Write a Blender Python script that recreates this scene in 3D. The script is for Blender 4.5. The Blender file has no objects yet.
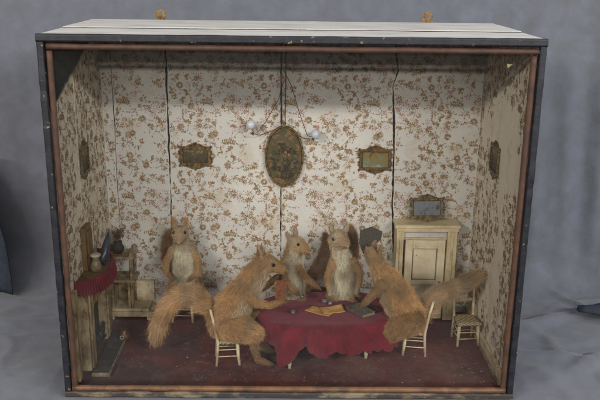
import bpy, bmesh, math, random
import numpy as np
from mathutils import Vector, Matrix, noise

sc = bpy.context.scene
COL = sc.collection
random.seed(7)
rng = np.random.default_rng(11)
PI = math.pi

# ------------------------------------------------------------------ camera
def rot(p, y, r):
    return Matrix.Rotation(y, 3, 'Z') @ Matrix.Rotation(p, 3, 'X') @ Matrix.Rotation(r, 3, 'Y')
cd = bpy.data.cameras.new('camera'); cam = bpy.data.objects.new('camera', cd); COL.objects.link(cam)
cd.sensor_width = 36; cd.lens = 779.9/600*36
cd.clip_start = .05; cd.clip_end = 60
Rm = rot(-.2881, -.0101, -.0114)
M4 = (Rm @ Matrix.Rotation(PI/2, 3, 'X')).to_4x4()
M4.translation = Vector((.0024, -1.4209, .8476))
cam.matrix_world = M4
sc.camera = cam

# ------------------------------------------------------------------ light
w = bpy.data.worlds.new('World'); sc.world = w; w.use_nodes = True
bg = w.node_tree.nodes['Background']
bg.inputs['Color'].default_value = (.90, .94, 1.0, 1); bg.inputs['Strength'].default_value = .46

# the room around: dim pale ceiling and walls, dark floor below the table
_n = w.node_tree.nodes; _tc = _n.new('ShaderNodeTexCoord'); _sp = _n.new('ShaderNodeSeparateXYZ'); _cr = _n.new('ShaderNodeValToRGB')
w.node_tree.links.new(_tc.outputs['Generated'], _sp.inputs[0]); _mr = _n.new('ShaderNodeMapRange'); _mr.inputs['From Min'].default_value = -1
w.node_tree.links.new(_sp.outputs['Z'], _mr.inputs['Value']); w.node_tree.links.new(_mr.outputs[0], _cr.inputs['Fac'])
_cr.color_ramp.elements[0].position = .44; _cr.color_ramp.elements[0].color = (.10, .095, .10, 1)
_cr.color_ramp.elements[1].position = .56; _cr.color_ramp.elements[1].color = (.94, .95, 1.0, 1)
w.node_tree.links.new(_cr.outputs['Color'], bg.inputs['Color'])

def area(name, loc, target, sx, sy, power, color):
    l = bpy.data.lights.new(name, 'AREA'); l.shape = 'RECTANGLE'; l.size = sx; l.size_y = sy
    l.energy = power; l.color = color
    o = bpy.data.objects.new(name, l); COL.objects.link(o)
    o.location = loc
    o.rotation_euler = (Vector(target)-Vector(loc)).to_track_quat('-Z', 'Y').to_euler()
    return o
for sx in (-1, 1):
    o = area('ceiling_tube', (sx*2.7, -2.75, 2.02), (sx*1.6, .2, .35), 2.8, .10, 162, (1, .95, .88) if sx < 0 else (.97, .97, .95))
area('far_ceiling_tube', (.2, -6.2, 2.02), (0, .2, .4), 5.0, .12, 135, (1, .95, .88))
area('overhead_fill', (.2, .3, 3.2), (0, .4, 0), 3.0, .3, 10, (1, .97, .94))  # unseen fill lamp added to brighten the case top and the backdrop
area('cool_fill', (3.2, -1.4, 1.6), (.8, .4, .2), 1.6, 1.6, 30, (.66, .80, 1))  # unseen cool lamp, added to turn the right of the backdrop bluer

sc.view_settings.view_transform = 'Standard'; sc.view_settings.look = 'None'
sc.view_settings.exposure = 0; sc.view_settings.gamma = 1
try:
    sc.cycles.max_bounces = 8; sc.cycles.transparent_max_bounces = 12
    sc.cycles.caustics_reflective = False; sc.cycles.caustics_refractive = False
except Exception: pass

# ------------------------------------------------------------------ helpers: materials
def lin(r, g, b):
    f = lambda c: ((c/255+.055)/1.055)**2.4 if c/255 > .04045 else c/255/12.92
    return (f(r), f(g), f(b), 1)

class NT:
    def __init__(s, name):
        s.m = bpy.data.materials.new(name); s.m.use_nodes = True
        s.t = s.m.node_tree; s.b = s.t.nodes['Principled BSDF']; s.out = s.t.nodes['Material Output']
        s.tc = s.t.nodes.new('ShaderNodeTexCoord')
    def n(s, typ, **k):
        x = s.t.nodes.new(typ)
        for a, v in k.items(): setattr(x, a, v)
        return x
    def l(s, a, b): s.t.links.new(a, b)
    def coords(s, scale=(1, 1, 1), loc=(0, 0, 0), src='Object'):
        m = s.n('ShaderNodeMapping'); m.inputs['Scale'].default_value = scale; m.inputs['Location'].default_value = loc
        s.l(s.tc.outputs[src], m.inputs['Vector']); return m.outputs['Vector']
    def noise(s, scale, detail=5, rough=.6, vec=None, dist=0):
        x = s.n('ShaderNodeTexNoise'); x.inputs['Scale'].default_value = scale
        x.inputs['Detail'].default_value = detail; x.inputs['Roughness'].default_value = rough
        x.inputs['Distortion'].default_value = dist
        s.l(vec if vec is not None else s.coords(), x.inputs['Vector']); return x.outputs['Fac']
    def ramp(s, fac, lo, hi, c0=(0, 0, 0, 1), c1=(1, 1, 1, 1)):
        r = s.n('ShaderNodeValToRGB'); e = r.color_ramp.elements
        e[0].position = lo; e[0].color = c0; e[1].position = hi; e[1].color = c1
        s.l(fac, r.inputs['Fac']); return r.outputs['Color']
    def mix(s, fac, a, b, mode='MIX'):
        x = s.n('ShaderNodeMix', data_type='RGBA', blend_type=mode)
        for sock, v in ((x.inputs['Factor'], fac), (x.inputs['A'], a), (x.inputs['B'], b)):
            if isinstance(v, (int, float)): sock.default_value = v
            elif isinstance(v, tuple): sock.default_value = v
            else: s.l(v, sock)
        return x.outputs['Result']
    def col(s, c):
        if isinstance(c, tuple): s.b.inputs['Base Color'].default_value = c
        else: s.l(c, s.b.inputs['Base Color'])
    def bump(s, fac, strength=.3, dist=.001):
        x = s.n('ShaderNodeBump'); x.inputs['Strength'].default_value = strength; x.inputs['Distance'].default_value = dist
        s.l(fac, x.inputs['Height']); s.l(x.outputs['Normal'], s.b.inputs['Normal'])
    def r(s, v, spec=None, metal=None):
        s.b.inputs['Roughness'].default_value = v
        if spec is not None: s.b.inputs['Specular IOR Level'].default_value = spec
        if metal is not None: s.b.inputs['Metallic'].default_value = metal

def basic(name, c, c2=None, scale=60, rough=.7, lo=.4, hi=.6, bump=.3, bscale=None, metal=0, spec=.3, stretch=(1, 1, 1), bdist=.0006, c3=None, lo3=.62, hi3=.66, scale3=200):
    s = NT(name); v = s.coords(stretch)
    n1 = s.noise(scale, 6, .65, v)
    c0 = s.mix(s.ramp(n1, lo, hi), c, c2 if c2 else tuple(x*.75 for x in c[:3])+(1,))
    if c3: c0 = s.mix(s.ramp(s.noise(scale3, 4, .7, v), lo3, hi3), c0, c3)
    s.col(c0); s.r(rough, spec, metal)
    s.bump(s.noise(bscale or scale*4, 4, .6, v), bump, bdist)
    return s.m

M = {}
M['cloth'] = None
def backdrop_mat():
    s = NT('blue_grey_cloth')
    n = s.noise(2.2, 5, .6); n2 = s.noise(25, 4, .6)
    c = s.mix(s.ramp(n, .35, .65), lin(90, 91, 95), lin(88, 91, 97))
    c = s.mix(s.ramp(n2, .35, .7), c, lin(97, 99, 108))
    s.col(c); s.r(.95, .1)
    s.b.inputs['Sheen Weight'].default_value = .15
    w1 = s.n('ShaderNodeTexNoise'); w1.inputs['Scale'].default_value = 9; w1.inputs['Detail'].default_value = 7; w1.inputs['Distortion'].default_value = 1.2
    s.l(s.coords((1, 1, 1)), w1.inputs['Vector'])
    fine = s.noise(700, 2, .5)
    mm = s.n('ShaderNodeMath', operation='MULTIPLY_ADD'); s.l(fine, mm.inputs[0]); mm.inputs[1].default_value = .16; s.l(w1.outputs['Fac'], mm.inputs[2])
    s.bump(mm.outputs[0], .55, .007)
    return s.m
M['cloth'] = backdrop_mat()
M['dark_blue'] = basic('dark_blue_sheet', lin(44, 50, 60), lin(36, 41, 51), 20, .95, bump=.5, bdist=.004)
M['black_paint'] = basic('chipped_black_paint', lin(15, 16, 22), lin(28, 29, 35), 60, .5, bump=.6, c3=lin(128, 108, 84), lo3=.63, hi3=.68, scale3=70, spec=.4)
M['white_top'] = basic('dusty_white_paint', lin(190, 187, 182), lin(150, 145, 138), 14, .8, .45, .75, bump=.4, stretch=(.6, 3, 1), c3=lin(120, 105, 90), lo3=.67, hi3=.72, scale3=40)
M['bead'] = basic('rust_brown_wood', lin(76, 48, 32), lin(48, 32, 24), 34, .65, .35, .65, bump=.4, stretch=(1, 1, 1), c3=lin(60, 36, 26), lo3=.66, hi3=.74, scale3=120, spec=.4)
M['bead_low'] = basic('worn_orange_wood', lin(104, 72, 46), lin(66, 46, 32), 30, .5, .4, .65, bump=.5, c3=lin(70, 48, 36), lo3=.6, hi3=.68, scale3=70, spec=.4)
M['low_rim'] = basic('scuffed_lower_edge', lin(52, 46, 44), lin(112, 100, 80), 30, .6, .48, .62, bump=.7, stretch=(.4, 1, 1), c3=lin(150, 135, 110), lo3=.68, hi3=.74, scale3=140)
M['raw_wood'] = basic('bare_dark_board', lin(45, 38, 32), lin(28, 24, 22), 30, .8, stretch=(1, 1, .2))
M['gold_paint'] = basic('cream_yellow_paint', lin(214, 198, 158), lin(180, 158, 116), 30, .55, .42, .7, bump=.35, c3=lin(105, 76, 44), lo3=.66, hi3=.74, scale3=70)
M['cream'] = basic('aged_cream_paint', lin(210, 196, 162), lin(164, 142, 104), 45, .55, .42, .68, bump=.4, c3=lin(86, 62, 42), lo3=.64, hi3=.70, scale3=110)
M['dirty_cream'] = basic('grimy_cream_paint', lin(166, 146, 112), lin(96, 76, 54), 38, .65, .38, .62, bump=.5, c3=lin(50, 38, 30), lo3=.6, hi3=.68, scale3=100)
M['fire_paint'] = basic('sooty_worn_cream_paint', lin(176, 156, 118), lin(104, 84, 58), 40, .65, .40, .62, bump=.5, c3=lin(60, 46, 34), lo3=.58, hi3=.66, scale3=60, stretch=(1, 1, .35))
M['door_cream'] = basic('pale_cream_door_paint', lin(228, 216, 186), lin(206, 190, 152), 30, .55, .42, .7, bump=.35, c3=lin(120, 92, 60), lo3=.66, hi3=.74, scale3=70)
M['pale_leg'] = basic('pale_ivory_paint', lin(212, 204, 180), lin(176, 160, 128), 60, .5, .45, .7, bump=.2)
M['brass'] = basic('tarnished_brass', lin(122, 94, 58), lin(70, 54, 38), 120, .5, .4, .65, bump=.5, metal=.6)
M['embossed'] = basic('embossed_gilt_metal', lin(134, 108, 64), lin(66, 52, 34), 160, .5, .4, .6, bump=1, bscale=300, metal=.45, bdist=.001)
M['dull_metal'] = basic('dull_grey_gilt_metal', lin(132, 112, 76), lin(74, 62, 46), 150, .55, .4, .6, bump=1, bscale=300, metal=.4, bdist=.001)
M['opal'] = basic('opal_glass', lin(196, 201, 208), lin(184, 189, 198), 50, .18, bump=0, spec=.6)
M['wire'] = basic('dark_wire', lin(92, 76, 52), lin(60, 48, 34), 100, .5, metal=.4)
M['card'] = basic('brown_card', lin(128, 78, 52), lin(95, 56, 38), 120, .7, bump=.2)
M['grey_fan'] = None
M['book'] = basic('grey_cloth_cover', lin(104, 98, 88), lin(84, 80, 72), 90, .8, bump=.4)
M['pages'] = basic('yellowed_page_edge', lin(150, 134, 104), lin(120, 104, 78), 300, .8, stretch=(1, 1, 6))
M['dark_fan'] = basic('dark_lacquer', lin(60, 50, 46), lin(38, 32, 32), 90, .5)
M['dark_iron'] = basic('sooty_iron', lin(56, 50, 44), lin(34, 30, 28), 70, .6, bump=.5)
M['stone'] = basic('grimy_hearth_slate', lin(78, 72, 64), lin(50, 44, 42), 40, .7, bump=.4, c3=lin(120, 108, 90), lo3=.68, hi3=.72, scale3=60)
M['slab_edge'] = basic('pale_slab_edge', lin(140, 128, 108), lin(90, 80, 66), 80, .7)
M['old_wood'] = basic('yellow_brown_wood', lin(124, 96, 54), lin(84, 62, 36), 30, .6, stretch=(1, 1, .25))
M['blue_vase'] = basic('dark_blue_glaze', lin(38, 46, 60), lin(52, 56, 66), 80, .3, spec=.5)
M['jar'] = basic('cream_glaze', lin(128, 116, 84), lin(92, 78, 56), 60, .4)
M['white_glaze'] = basic('white_glaze', lin(184, 178, 164), lin(150, 142, 126), 60, .4)
M['dry'] = basic('dried_stems', lin(122, 88, 62), lin(84, 58, 42), 80, .8)
M['debris'] = basic('pale_debris', lin(176, 160, 138), lin(120, 100, 82), 50, .9)
M['eye'] = basic('black_glass_eye', (.004, .004, .006, 1), (.006, .005, .008, 1), 10, .08, bump=0, spec=.8)
M['eye_ring'] = basic('eye_rim', lin(120, 104, 92), lin(90, 74, 62), 50, .7)
M['whisker'] = basic('whisker_hair', lin(70, 58, 48), lin(110, 96, 80), 50, .5)
M['nose'] = basic('nose_skin', lin(190, 168, 150), lin(150, 120, 100), 90, .6)

def crimson():
    s = NT('crimson_plush')
    n = s.noise(28, 6, .65)
    c = s.mix(s.ramp(n, .38, .62), lin(114, 32, 42), lin(84, 24, 32))
    c = s.mix(s.ramp(s.noise(8, 4, .6), .5, .75), c, lin(120, 46, 54))
    c = s.mix(s.ramp(s.noise(240, 3, .7), .68, .74), c, lin(168, 104, 104))
    s.col(c); s.r(.9, .15); s.b.inputs['Sheen Weight'].default_value = .25; s.b.inputs['Sheen Tint'].default_value = (.9, .5, .6, 1)
    s.bump(s.noise(420, 3, .7), .7, .0015); return s.m
M['crimson'] = crimson()

def carpet():
    s = NT('maroon_floor_cloth')
    v = s.coords()
    c = s.mix(s.ramp(s.noise(9, 6, .7, v), .38, .62), lin(112, 58, 56), lin(84, 50, 48))
    c = s.mix(s.ramp(s.noise(3.2, 5, .65, s.coords(loc=(3, 1, 0))), .52, .62), c, lin(72, 54, 56))
    c = s.mix(s.ramp(s.noise(30, 6, .75, s.coords(loc=(1, 5, 0))), .58, .72), c, lin(142, 104, 94))
    c = s.mix(s.ramp(s.noise(420, 3, .7, v), .66, .72), c, lin(150, 124, 108))
    c = s.mix(s.ramp(s.noise(5.5, 7, .75, s.coords(loc=(8, 2, 0))), .50, .78), c, lin(126, 100, 90))
    s.col(c); s.r(.75, .25); s.bump(s.noise(160, 5, .7, v), .8, .002); return s.m
M['carpet'] = carpet()

def wallpaper(name, base, stain, seed, streak=0, dark_wedge=False, smoke=0):
    s = NT(name); v = s.coords(loc=(seed, seed*2, 0))
    c = s.mix(s.ramp(s.noise(5, 6, .65, v), .35, .7), base, tuple(x*.84 for x in base[:3])+(1,))
    c = s.mix(s.ramp(s.noise(14, 6, .7, s.coords(loc=(0, seed, 4))), .54, .74), c, stain)
    c = s.mix(s.ramp(s.noise(160, 3, .6, v), .6, .75), c, tuple(x*.62 for x in base[:3])+(1,))
    if streak:
        st = s.noise(26, 8, .8, s.coords((1, 1, .16), loc=(seed, 0, 0)), .8)
        f = s.ramp(st, .54, .70); x = s.mix(streak, (0, 0, 0, 1), f)
        c = s.mix(x, c, stain)
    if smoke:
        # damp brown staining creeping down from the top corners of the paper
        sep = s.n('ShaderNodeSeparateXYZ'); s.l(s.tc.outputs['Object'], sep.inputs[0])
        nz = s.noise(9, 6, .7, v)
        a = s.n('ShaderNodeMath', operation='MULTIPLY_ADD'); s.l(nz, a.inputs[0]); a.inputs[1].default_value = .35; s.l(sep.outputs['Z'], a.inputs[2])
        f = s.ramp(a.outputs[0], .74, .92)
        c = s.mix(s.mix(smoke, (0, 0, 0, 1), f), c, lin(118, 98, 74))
    if dark_wedge:  # dark mottled wedge across the upper front of the wall
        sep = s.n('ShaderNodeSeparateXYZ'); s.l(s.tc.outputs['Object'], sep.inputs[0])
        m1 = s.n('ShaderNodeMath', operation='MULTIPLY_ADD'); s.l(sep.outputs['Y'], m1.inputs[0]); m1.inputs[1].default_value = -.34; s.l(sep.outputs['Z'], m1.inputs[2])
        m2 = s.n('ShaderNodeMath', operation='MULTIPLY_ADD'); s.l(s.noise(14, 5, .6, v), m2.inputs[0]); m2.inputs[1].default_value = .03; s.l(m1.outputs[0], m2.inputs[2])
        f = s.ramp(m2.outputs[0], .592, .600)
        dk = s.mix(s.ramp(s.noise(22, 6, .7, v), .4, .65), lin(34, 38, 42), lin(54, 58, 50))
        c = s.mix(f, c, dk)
    s.col(c); s.r(.8, .2); s.bump(s.noise(40, 6, .7, v), .5, .002)
    return s.m
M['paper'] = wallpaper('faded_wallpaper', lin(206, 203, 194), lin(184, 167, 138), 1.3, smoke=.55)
M['paper_side'] = wallpaper('stained_side_wallpaper', lin(234, 224, 202), lin(178, 150, 114), 3.1, streak=.6, dark_wedge=True)
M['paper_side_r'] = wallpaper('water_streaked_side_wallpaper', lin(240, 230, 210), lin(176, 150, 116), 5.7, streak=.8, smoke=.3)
M['print_brown'] = basic('wallpaper_brown_ink', lin(132, 106, 74), lin(176, 158, 128), 110, .8, .46, .64, bump=.1)
M['print_pink'] = basic('wallpaper_pink_ink', lin(154, 92, 86), lin(184, 146, 132), 60, .8, .4, .7, bump=.1)
M['print_stem'] = basic('wallpaper_stem_ink', lin(146, 122, 98), lin(172, 156, 136), 14, .8, .45, .7, bump=.1)

def picture(name, cols, seed, sc_=26, horizon=0):
    s = NT(name); v = s.coords(loc=(seed, seed, seed))
    r = s.n('ShaderNodeValToRGB'); fac = s.noise(sc_, 6, .7, v, .6)
    if horizon:
        sep = s.n('ShaderNodeSeparateXYZ'); s.l(s.tc.outputs['Object'], sep.inputs[0])
        a = s.n('ShaderNodeMath', operation='MULTIPLY_ADD'); s.l(sep.outputs['Z'], a.inputs[0]); a.inputs[1].default_value = horizon; s.l(fac, a.inputs[2]); fac = a.outputs[0]
    s.l(fac, r.inputs['Fac'])
    e = r.color_ramp.elements; e[0].position = .3; e[0].color = cols[0]; e[1].position = .72; e[1].color = cols[-1]
    for i, c in enumerate(cols[1:-1]): x = e.new(.3+.42*(i+1)/(len(cols)-1)); x.color = c
    s.col(r.outputs['Color']); s.r(.6, .3); s.bump(s.noise(200, 3, .6, v), .3, .0005); return s.m
M['print_oval'] = picture('dark_varnished_print', [lin(48, 42, 28), lin(84, 68, 40), lin(66, 68, 42), lin(128, 92, 54), lin(80, 60, 38)], 2.2, 62)
M['print_left'] = picture('dim_landscape_print', [lin(46, 38, 26), lin(76, 62, 34), lin(62, 66, 56), lin(150, 122, 66)], 5, 90, 9)
M['print_right'] = picture('river_landscape_print', [lin(70, 66, 36), lin(126, 104, 48), lin(104, 110, 90), lin(140, 146, 130)], 8, 70, -7)
M['oval_leaf'] = basic('print_leaf_green', lin(72, 72, 44), lin(52, 52, 34), 200, .6)
M['oval_ochre'] = basic('print_ochre', lin(112, 88, 50), lin(84, 66, 40), 200, .6)
M['oval_bloom'] = basic('print_faded_orange', lin(158, 100, 62), lin(126, 84, 54), 200, .6)
M['oval_shadow'] = basic('print_umber', lin(50, 42, 30), lin(38, 34, 26), 200, .6)
M['mirror_glass'] = None
s = NT('speckled_mirror'); s.col(s.mix(s.ramp(s.noise(60, 5, .7), .5, .7), lin(200, 204, 204), lin(110, 104, 92))); s.r(.12, .5, .9); M['mirror_glass'] = s.m
s = NT('print_sheet')
wv = s.n('ShaderNodeTexWave', wave_type='BANDS', bands_direction='Y'); wv.inputs['Scale'].default_value = 150; wv.inputs['Distortion'].default_value = 2; wv.inputs['Detail'].default_value = 3
s.l(s.coords(), wv.inputs['Vector'])
blk = s.ramp(s.noise(90, 2, .5), .45, .5)
c = s.mix(s.ramp(s.noise(24, 4, .6), .4, .65), lin(214, 166, 108), lin(182, 132, 78))
c = s.mix(s.mix(.55, (0, 0, 0, 1), s.mix(1.0, s.ramp(wv.outputs['Fac'], .62, .8), blk, 'MULTIPLY')), c, lin(96, 66, 46))
s.col(c); s.r(.75, .2); s.bump(s.noise(60, 3), .3, .001); M['sheet'] = s.m
s = NT('ribbed_grey_fan')
wv = s.n('ShaderNodeTexWave', wave_type='BANDS', bands_direction='Z'); wv.inputs['Scale'].default_value = 110; wv.inputs['Distortion'].default_value = 3.0
mp = s.n('ShaderNodeMapping'); mp.inputs['Rotation'].default_value = (0, -.35, 0); s.l(s.tc.outputs['Object'], mp.inputs['Vector']); s.l(mp.outputs['Vector'], wv.inputs['Vector'])
s.col(s.mix(wv.outputs['Fac'], lin(66, 61, 55), lin(90, 84, 75))); s.r(.8, .2); s.bump(wv.outputs['Fac'], .8, .002); M['grey_fan'] = s.m
s = NT('rush_seat')
wv = s.n('ShaderNodeTexWave', wave_type='BANDS', bands_direction='DIAGONAL'); wv.inputs['Scale'].default_value = 60; wv.inputs['Distortion'].default_value = 3
s.l(s.coords(), wv.inputs['Vector'])
s.col(s.mix(s.ramp(wv.outputs['Fac'], .3, .8), lin(156, 136, 100), lin(188, 172, 138))); s.r(.8, .2); s.bump(wv.outputs['Fac'], .9, .002); M['rush'] = s.m
# thin window glass: straight-through plus its Fresnel reflection and a little dust
s = NT('case_glass')
tr = s.n('ShaderNodeBsdfTransparent'); gl = s.n('ShaderNodeBsdfGlossy'); gl.inputs['Roughness'].default_value = .03
fr = s.n('ShaderNodeFresnel'); fr.inputs['IOR'].default_value = 1.36
mx = s.n('ShaderNodeMixShader'); s.l(fr.outputs[0], mx.inputs[0]); s.l(tr.outputs[0], mx.inputs[1]); s.l(gl.outputs[0], mx.inputs[2])
df = s.n('ShaderNodeBsdfDiffuse'); df.inputs['Color'].default_value = lin(190, 184, 172)
mx2 = s.n('ShaderNodeMixShader')
dust = s.mix(s.ramp(s.noise(7, 6, .65, s.coords()), .35, .75), (.002, .002, .002, 1), (.016, .016, .016, 1))
s.l(dust, mx2.inputs[0]); s.l(mx.outputs[0], mx2.inputs[1]); s.l(df.outputs[0], mx2.inputs[2]); s.l(mx2.outputs[0], s.out.inputs['Surface'])
M['glass'] = s.m
s = NT('tiny_tumbler_glass')
tr = s.n('ShaderNodeBsdfTransparent'); tr.inputs['Color'].default_value = (.86, .88, .9, 1)
gl = s.n('ShaderNodeBsdfGlossy'); gl.inputs['Roughness'].default_value = .08
lw = s.n('ShaderNodeFresnel'); lw.inputs['IOR'].default_value = 1.9
mx = s.n('ShaderNodeMixShader'); s.l(lw.outputs[0], mx.inputs[0]); s.l(tr.outputs[0], mx.inputs[1]); s.l(gl.outputs[0], mx.inputs[2])
df = s.n('ShaderNodeBsdfDiffuse'); df.inputs['Color'].default_value = lin(200, 196, 196)
mx2 = s.n('ShaderNodeMixShader'); mx2.inputs[0].default_value = .18
s.l(mx.outputs[0], mx2.inputs[1]); s.l(df.outputs[0], mx2.inputs[2]); s.l(mx2.outputs[0], s.out.inputs['Surface']); M['tumbler'] = s.m
# fur: colour from the strand's own attribute
def fur_mat(name, rough=.75):
    s = NT(name); a = s.n('ShaderNodeAttribute'); a.attribute_name = 'Col'
    s.l(a.outputs['Color'], s.b.inputs['Base Color']); s.r(rough, .18); return s.m
M['fur'] = fur_mat('fur_strands', .65); M['skin'] = fur_mat('fur_undercoat', .9)

# ------------------------------------------------------------------ helpers: objects
def link(name, me, mat, parent=None, loc=None, smooth=False):
    o = bpy.data.objects.new(name, me); COL.objects.link(o)
    if mat is not None:
        for m in (mat if isinstance(mat, (list, tuple)) else [mat]): me.materials.append(m)
    if parent is not None: o.parent = parent
    if loc is not None: o.location = loc
    if smooth: me.shade_smooth()
    return o
def tag(o, label=None, cat=None, group=None, kind=None):
    for k, v in (('label', label), ('category', cat), ('group', group), ('kind', kind)):
        if v: o[k] = v
    return o
def thing(name, label, cat, loc=(0, 0, 0), rz=0, group=None):
    o = bpy.data.objects.new(name, None); COL.objects.link(o); o.location = loc; o.rotation_euler = (0, 0, rz)
    o.empty_display_size = .02
    return tag(o, label, cat, group)
def bm_link(name, bm, mat, parent=None, loc=None, smooth=False, recalc=True):
    if recalc: bmesh.ops.recalc_face_normals(bm, faces=bm.faces)
    me = bpy.data.meshes.new(name); bm.to_mesh(me); bm.free()
    return link(name, me, mat, parent, loc, smooth)
def box(bm, x0, x1, y0, y1, z0, z1, bev=0, mi=0, mtx=None):
    r = bmesh.ops.create_cube(bm, size=1)
    vs = r['verts']
    for v in vs: v.co = Vector(((x0+x1)/2+v.co.x*(x1-x0), (y0+y1)/2+v.co.y*(y1-y0), (z0+z1)/2+v.co.z*(z1-z0)))
    fs = set(f for v in vs for f in v.link_faces)
    for f in fs: f.material_index = mi
    if bev:
        es = list(set(e for v in vs for e in v.link_edges))
        rr = bmesh.ops.bevel(bm, geom=es, offset=bev, segments=2, affect='EDGES', profile=.5, material=-1)
        vs = list(set(v for f in rr['faces'] for v in f.verts))
    if mtx is not None: bmesh.ops.transform(bm, matrix=mtx, verts=vs)
    return vs
def tube(bm, pts, rad, seg=8, cap=True, mi=0):
    pts = [Vector(p) for p in pts]; rings = []
    n = len(pts); rads = rad if isinstance(rad, (list, tuple)) else [rad]*n
    up = Vector((.13, .31, .94)).normalized()
    for i, p in enumerate(pts):
        d = (pts[min(i+1, n-1)]-pts[max(i-1, 0)]).normalized()
        a = d.cross(up)
        if a.length < .05: a = d.cross(Vector((1, 0, 0)))
        a.normalize(); b = d.cross(a).normalized()
        rings.append([bm.verts.new(p+(a*math.cos(t)+b*math.sin(t))*rads[i]) for t in [2*PI*k/seg for k in range(seg)]])
    for i in range(n-1):
        for k in range(seg):
            f = bm.faces.new((rings[i][k], rings[i][(k+1) % seg], rings[i+1][(k+1) % seg], rings[i+1][k])); f.material_index = mi; f.smooth = True
    if cap:
        for rg in (rings[0], rings[-1]):
            try: bm.faces.new(rg).material_index = mi
            except ValueError: pass
def lathe(bm, prof, c=(0, 0, 0), seg=24, mi=0):
    rings = []
    for r, z in prof:
        rings.append([bm.verts.new((c[0]+r*math.cos(2*PI*k/seg), c[1]+r*math.sin(2*PI*k/seg), c[2]+z)) for k in range(seg)])
    for i in range(len(rings)-1):
        for k in range(seg):
            f = bm.faces.new((rings[i][k], rings[i][(k+1) % seg], rings[i+1][(k+1) % seg], rings[i+1][k])); f.smooth = True; f.material_index = mi
    for rg in (rings[0], rings[-1]):
        f = bm.faces.new(rg); f.material_index = mi
def sphere(bm, c, r, sc3=(1, 1, 1), u=16, v=10):
    rr = bmesh.ops.create_uvsphere(bm, u_segments=u, v_segments=v, radius=r)
    for q in rr['verts']: q.co = Vector((c[0]+q.co.x*sc3[0], c[1]+q.co.y*sc3[1], c[2]+q.co.z*sc3[2]))
    for f in set(f for q in rr['verts'] for f in q.link_faces): f.smooth = True
def NB(): return bmesh.new()
def solid(bm, th):
    bm.normal_update(); bmesh.ops.solidify(bm, geom=bm.faces[:], thickness=th)

# ------------------------------------------------------------------ setting: one draped backdrop cloth
def fbm(x, y, z=0, o=4): return noise.fractal(Vector((x, y, z)), 1.0, 2.0, o)
prof = []
for i in range(8): prof.append((-.345-.004*i/7, -.70+.69*i/8, 0))
for i in range(90): prof.append((-.34+(.86)*i/89, 0.0, 0))
R0 = .10
for i in range(1, 16):
    a = PI/2*i/15; prof.append((.52+R0*math.sin(a), R0*(1-math.cos(a)), a))
for i in range(1, 70): prof.append((.62+.05*i/69, R0+1.6*i/69, PI/2))
NXB = 320
V = []; F = []
for j in range(NXB+1):
    x = -1.6+3.2*j/NXB
    for i, (y, z, a) in enumerate(prof):
        f = a/(PI/2)
        ny, nz = -math.sin(a), math.cos(a)
        side = max(0, min(1, (x-.35)/.3)); sideL = max(0, min(1, (-.35-x)/.3))
        # on the table: soft creases, long diagonal folds on the right
        u = x*.9+y*.5; v = -x*.5+y
        d = .012*max(0, fbm(u*3, v*9, 2))*(.5+side)+.003*fbm(x*6, y*6, 5)+.009*math.exp(-(fbm(u*2.2, v*2.6, 8, 2)/.06)**2)*(.35+.65*side+.3*sideL)
        d += side*.012*math.exp(-((y-.40-.22*(x-.7)-.03*math.sin(x*9))/.018)**2)
        d += side*.007*math.exp(-((y-.18+.1*(x-.7))/.015)**2)
        d += sideL*.006*math.exp(-((y-.25-.35*(x+.7))/.02)**2)
        d += .006*math.exp(-(fbm(x*1.8+y*1.1+7, y*2.4-x, 3, 2)/.05)**2)*(.5+.5*side+.5*sideL)
        # on the wall: vertical hanging folds
        e = .022*fbm(x*8+.35*z, z*.7, 9, 3)*(.30+1.1*side)+.004*fbm(x*4, z*9, 3)+.004*math.exp(-(fbm(x*2.4, z*2.8+x, 5, 2)/.05)**2)
        e += side*(.022*math.exp(-((x-.86-.03*math.sin(z*6))/.016)**2)-.028*math.exp(-((x-.905-.02*math.sin(z*5))/.022)**2))
        dd = d*(1-f)+e*f
        if -.5 < x < .5 and y < .45 and f == 0: dd = min(dd, 0)-.0008
        V.append((x, y+ny*dd, z+nz*dd-.0015*(f == 0)))
np_ = len(prof)
for j in range(NXB):
    for i in range(np_-1):
        a = j*np_+i; F.append((a, a+1, a+np_+1, a+np_))
me = bpy.data.meshes.new('backdrop_cloth'); me.from_pydata(V, [], F)
tag(link('backdrop_cloth', me, M['cloth'], smooth=True), kind='structure')

# dark blue sheet at far left, and a pointed dark one at far right
bm = NB(); rows = []
for i in range(24):
    z = .012+.40*i/23
    xe = -.775-.028*(i/23)**1.5-.05*max(0, i/23-.75)
    xe = -.736-.020*(z/.23)**3
    r_ = []
    for k in range(8):
        x = xe-.30*k/7
        r_.append((x, .50+.02*math.sin(k*1.3)+.01*fbm(x*9, z*5)-.006*(k == 0), z))
    rows.append(r_)
g = [[bm.verts.new(p) for p in r_] for r_ in rows]
for i in range(23):
    for k in range(7): bm.faces.new((g[i][k], g[i][k+1], g[i+1][k+1], g[i+1][k])).smooth = True
solid(bm, .003)
o = bm_link('dark_side_sheet', bm, M['dark_blue'], smooth=True)
tag(o, 'dark blue sheet standing at the far left edge beside the case', 'cloth')
bm = NB()
g = []
for i in range(14):
    t = i/13; x = .725+.25*t
    hw = .004+.046*math.sin(min(1, t*1.9)*PI/2)**1.4*(1+.15*math.sin(t*9))
    yc = .382+.01*t
    g.append([bm.verts.new((x, yc+hw*s_, .026+.012*(1-abs(s_))+.010*t)) for s_ in (-1, -.6, 0, .6, 1)])
for i in range(13):
    for k in range(4): bm.faces.new((g[i][k], g[i][k+1], g[i+1][k+1], g[i+1][k])).smooth = True
solid(bm, .003)
o = bm_link('dark_pointed_sheet', bm, M['dark_blue'], smooth=True)
tag(o, 'dark blue pointed sheet lying at the right edge', 'cloth')

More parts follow.
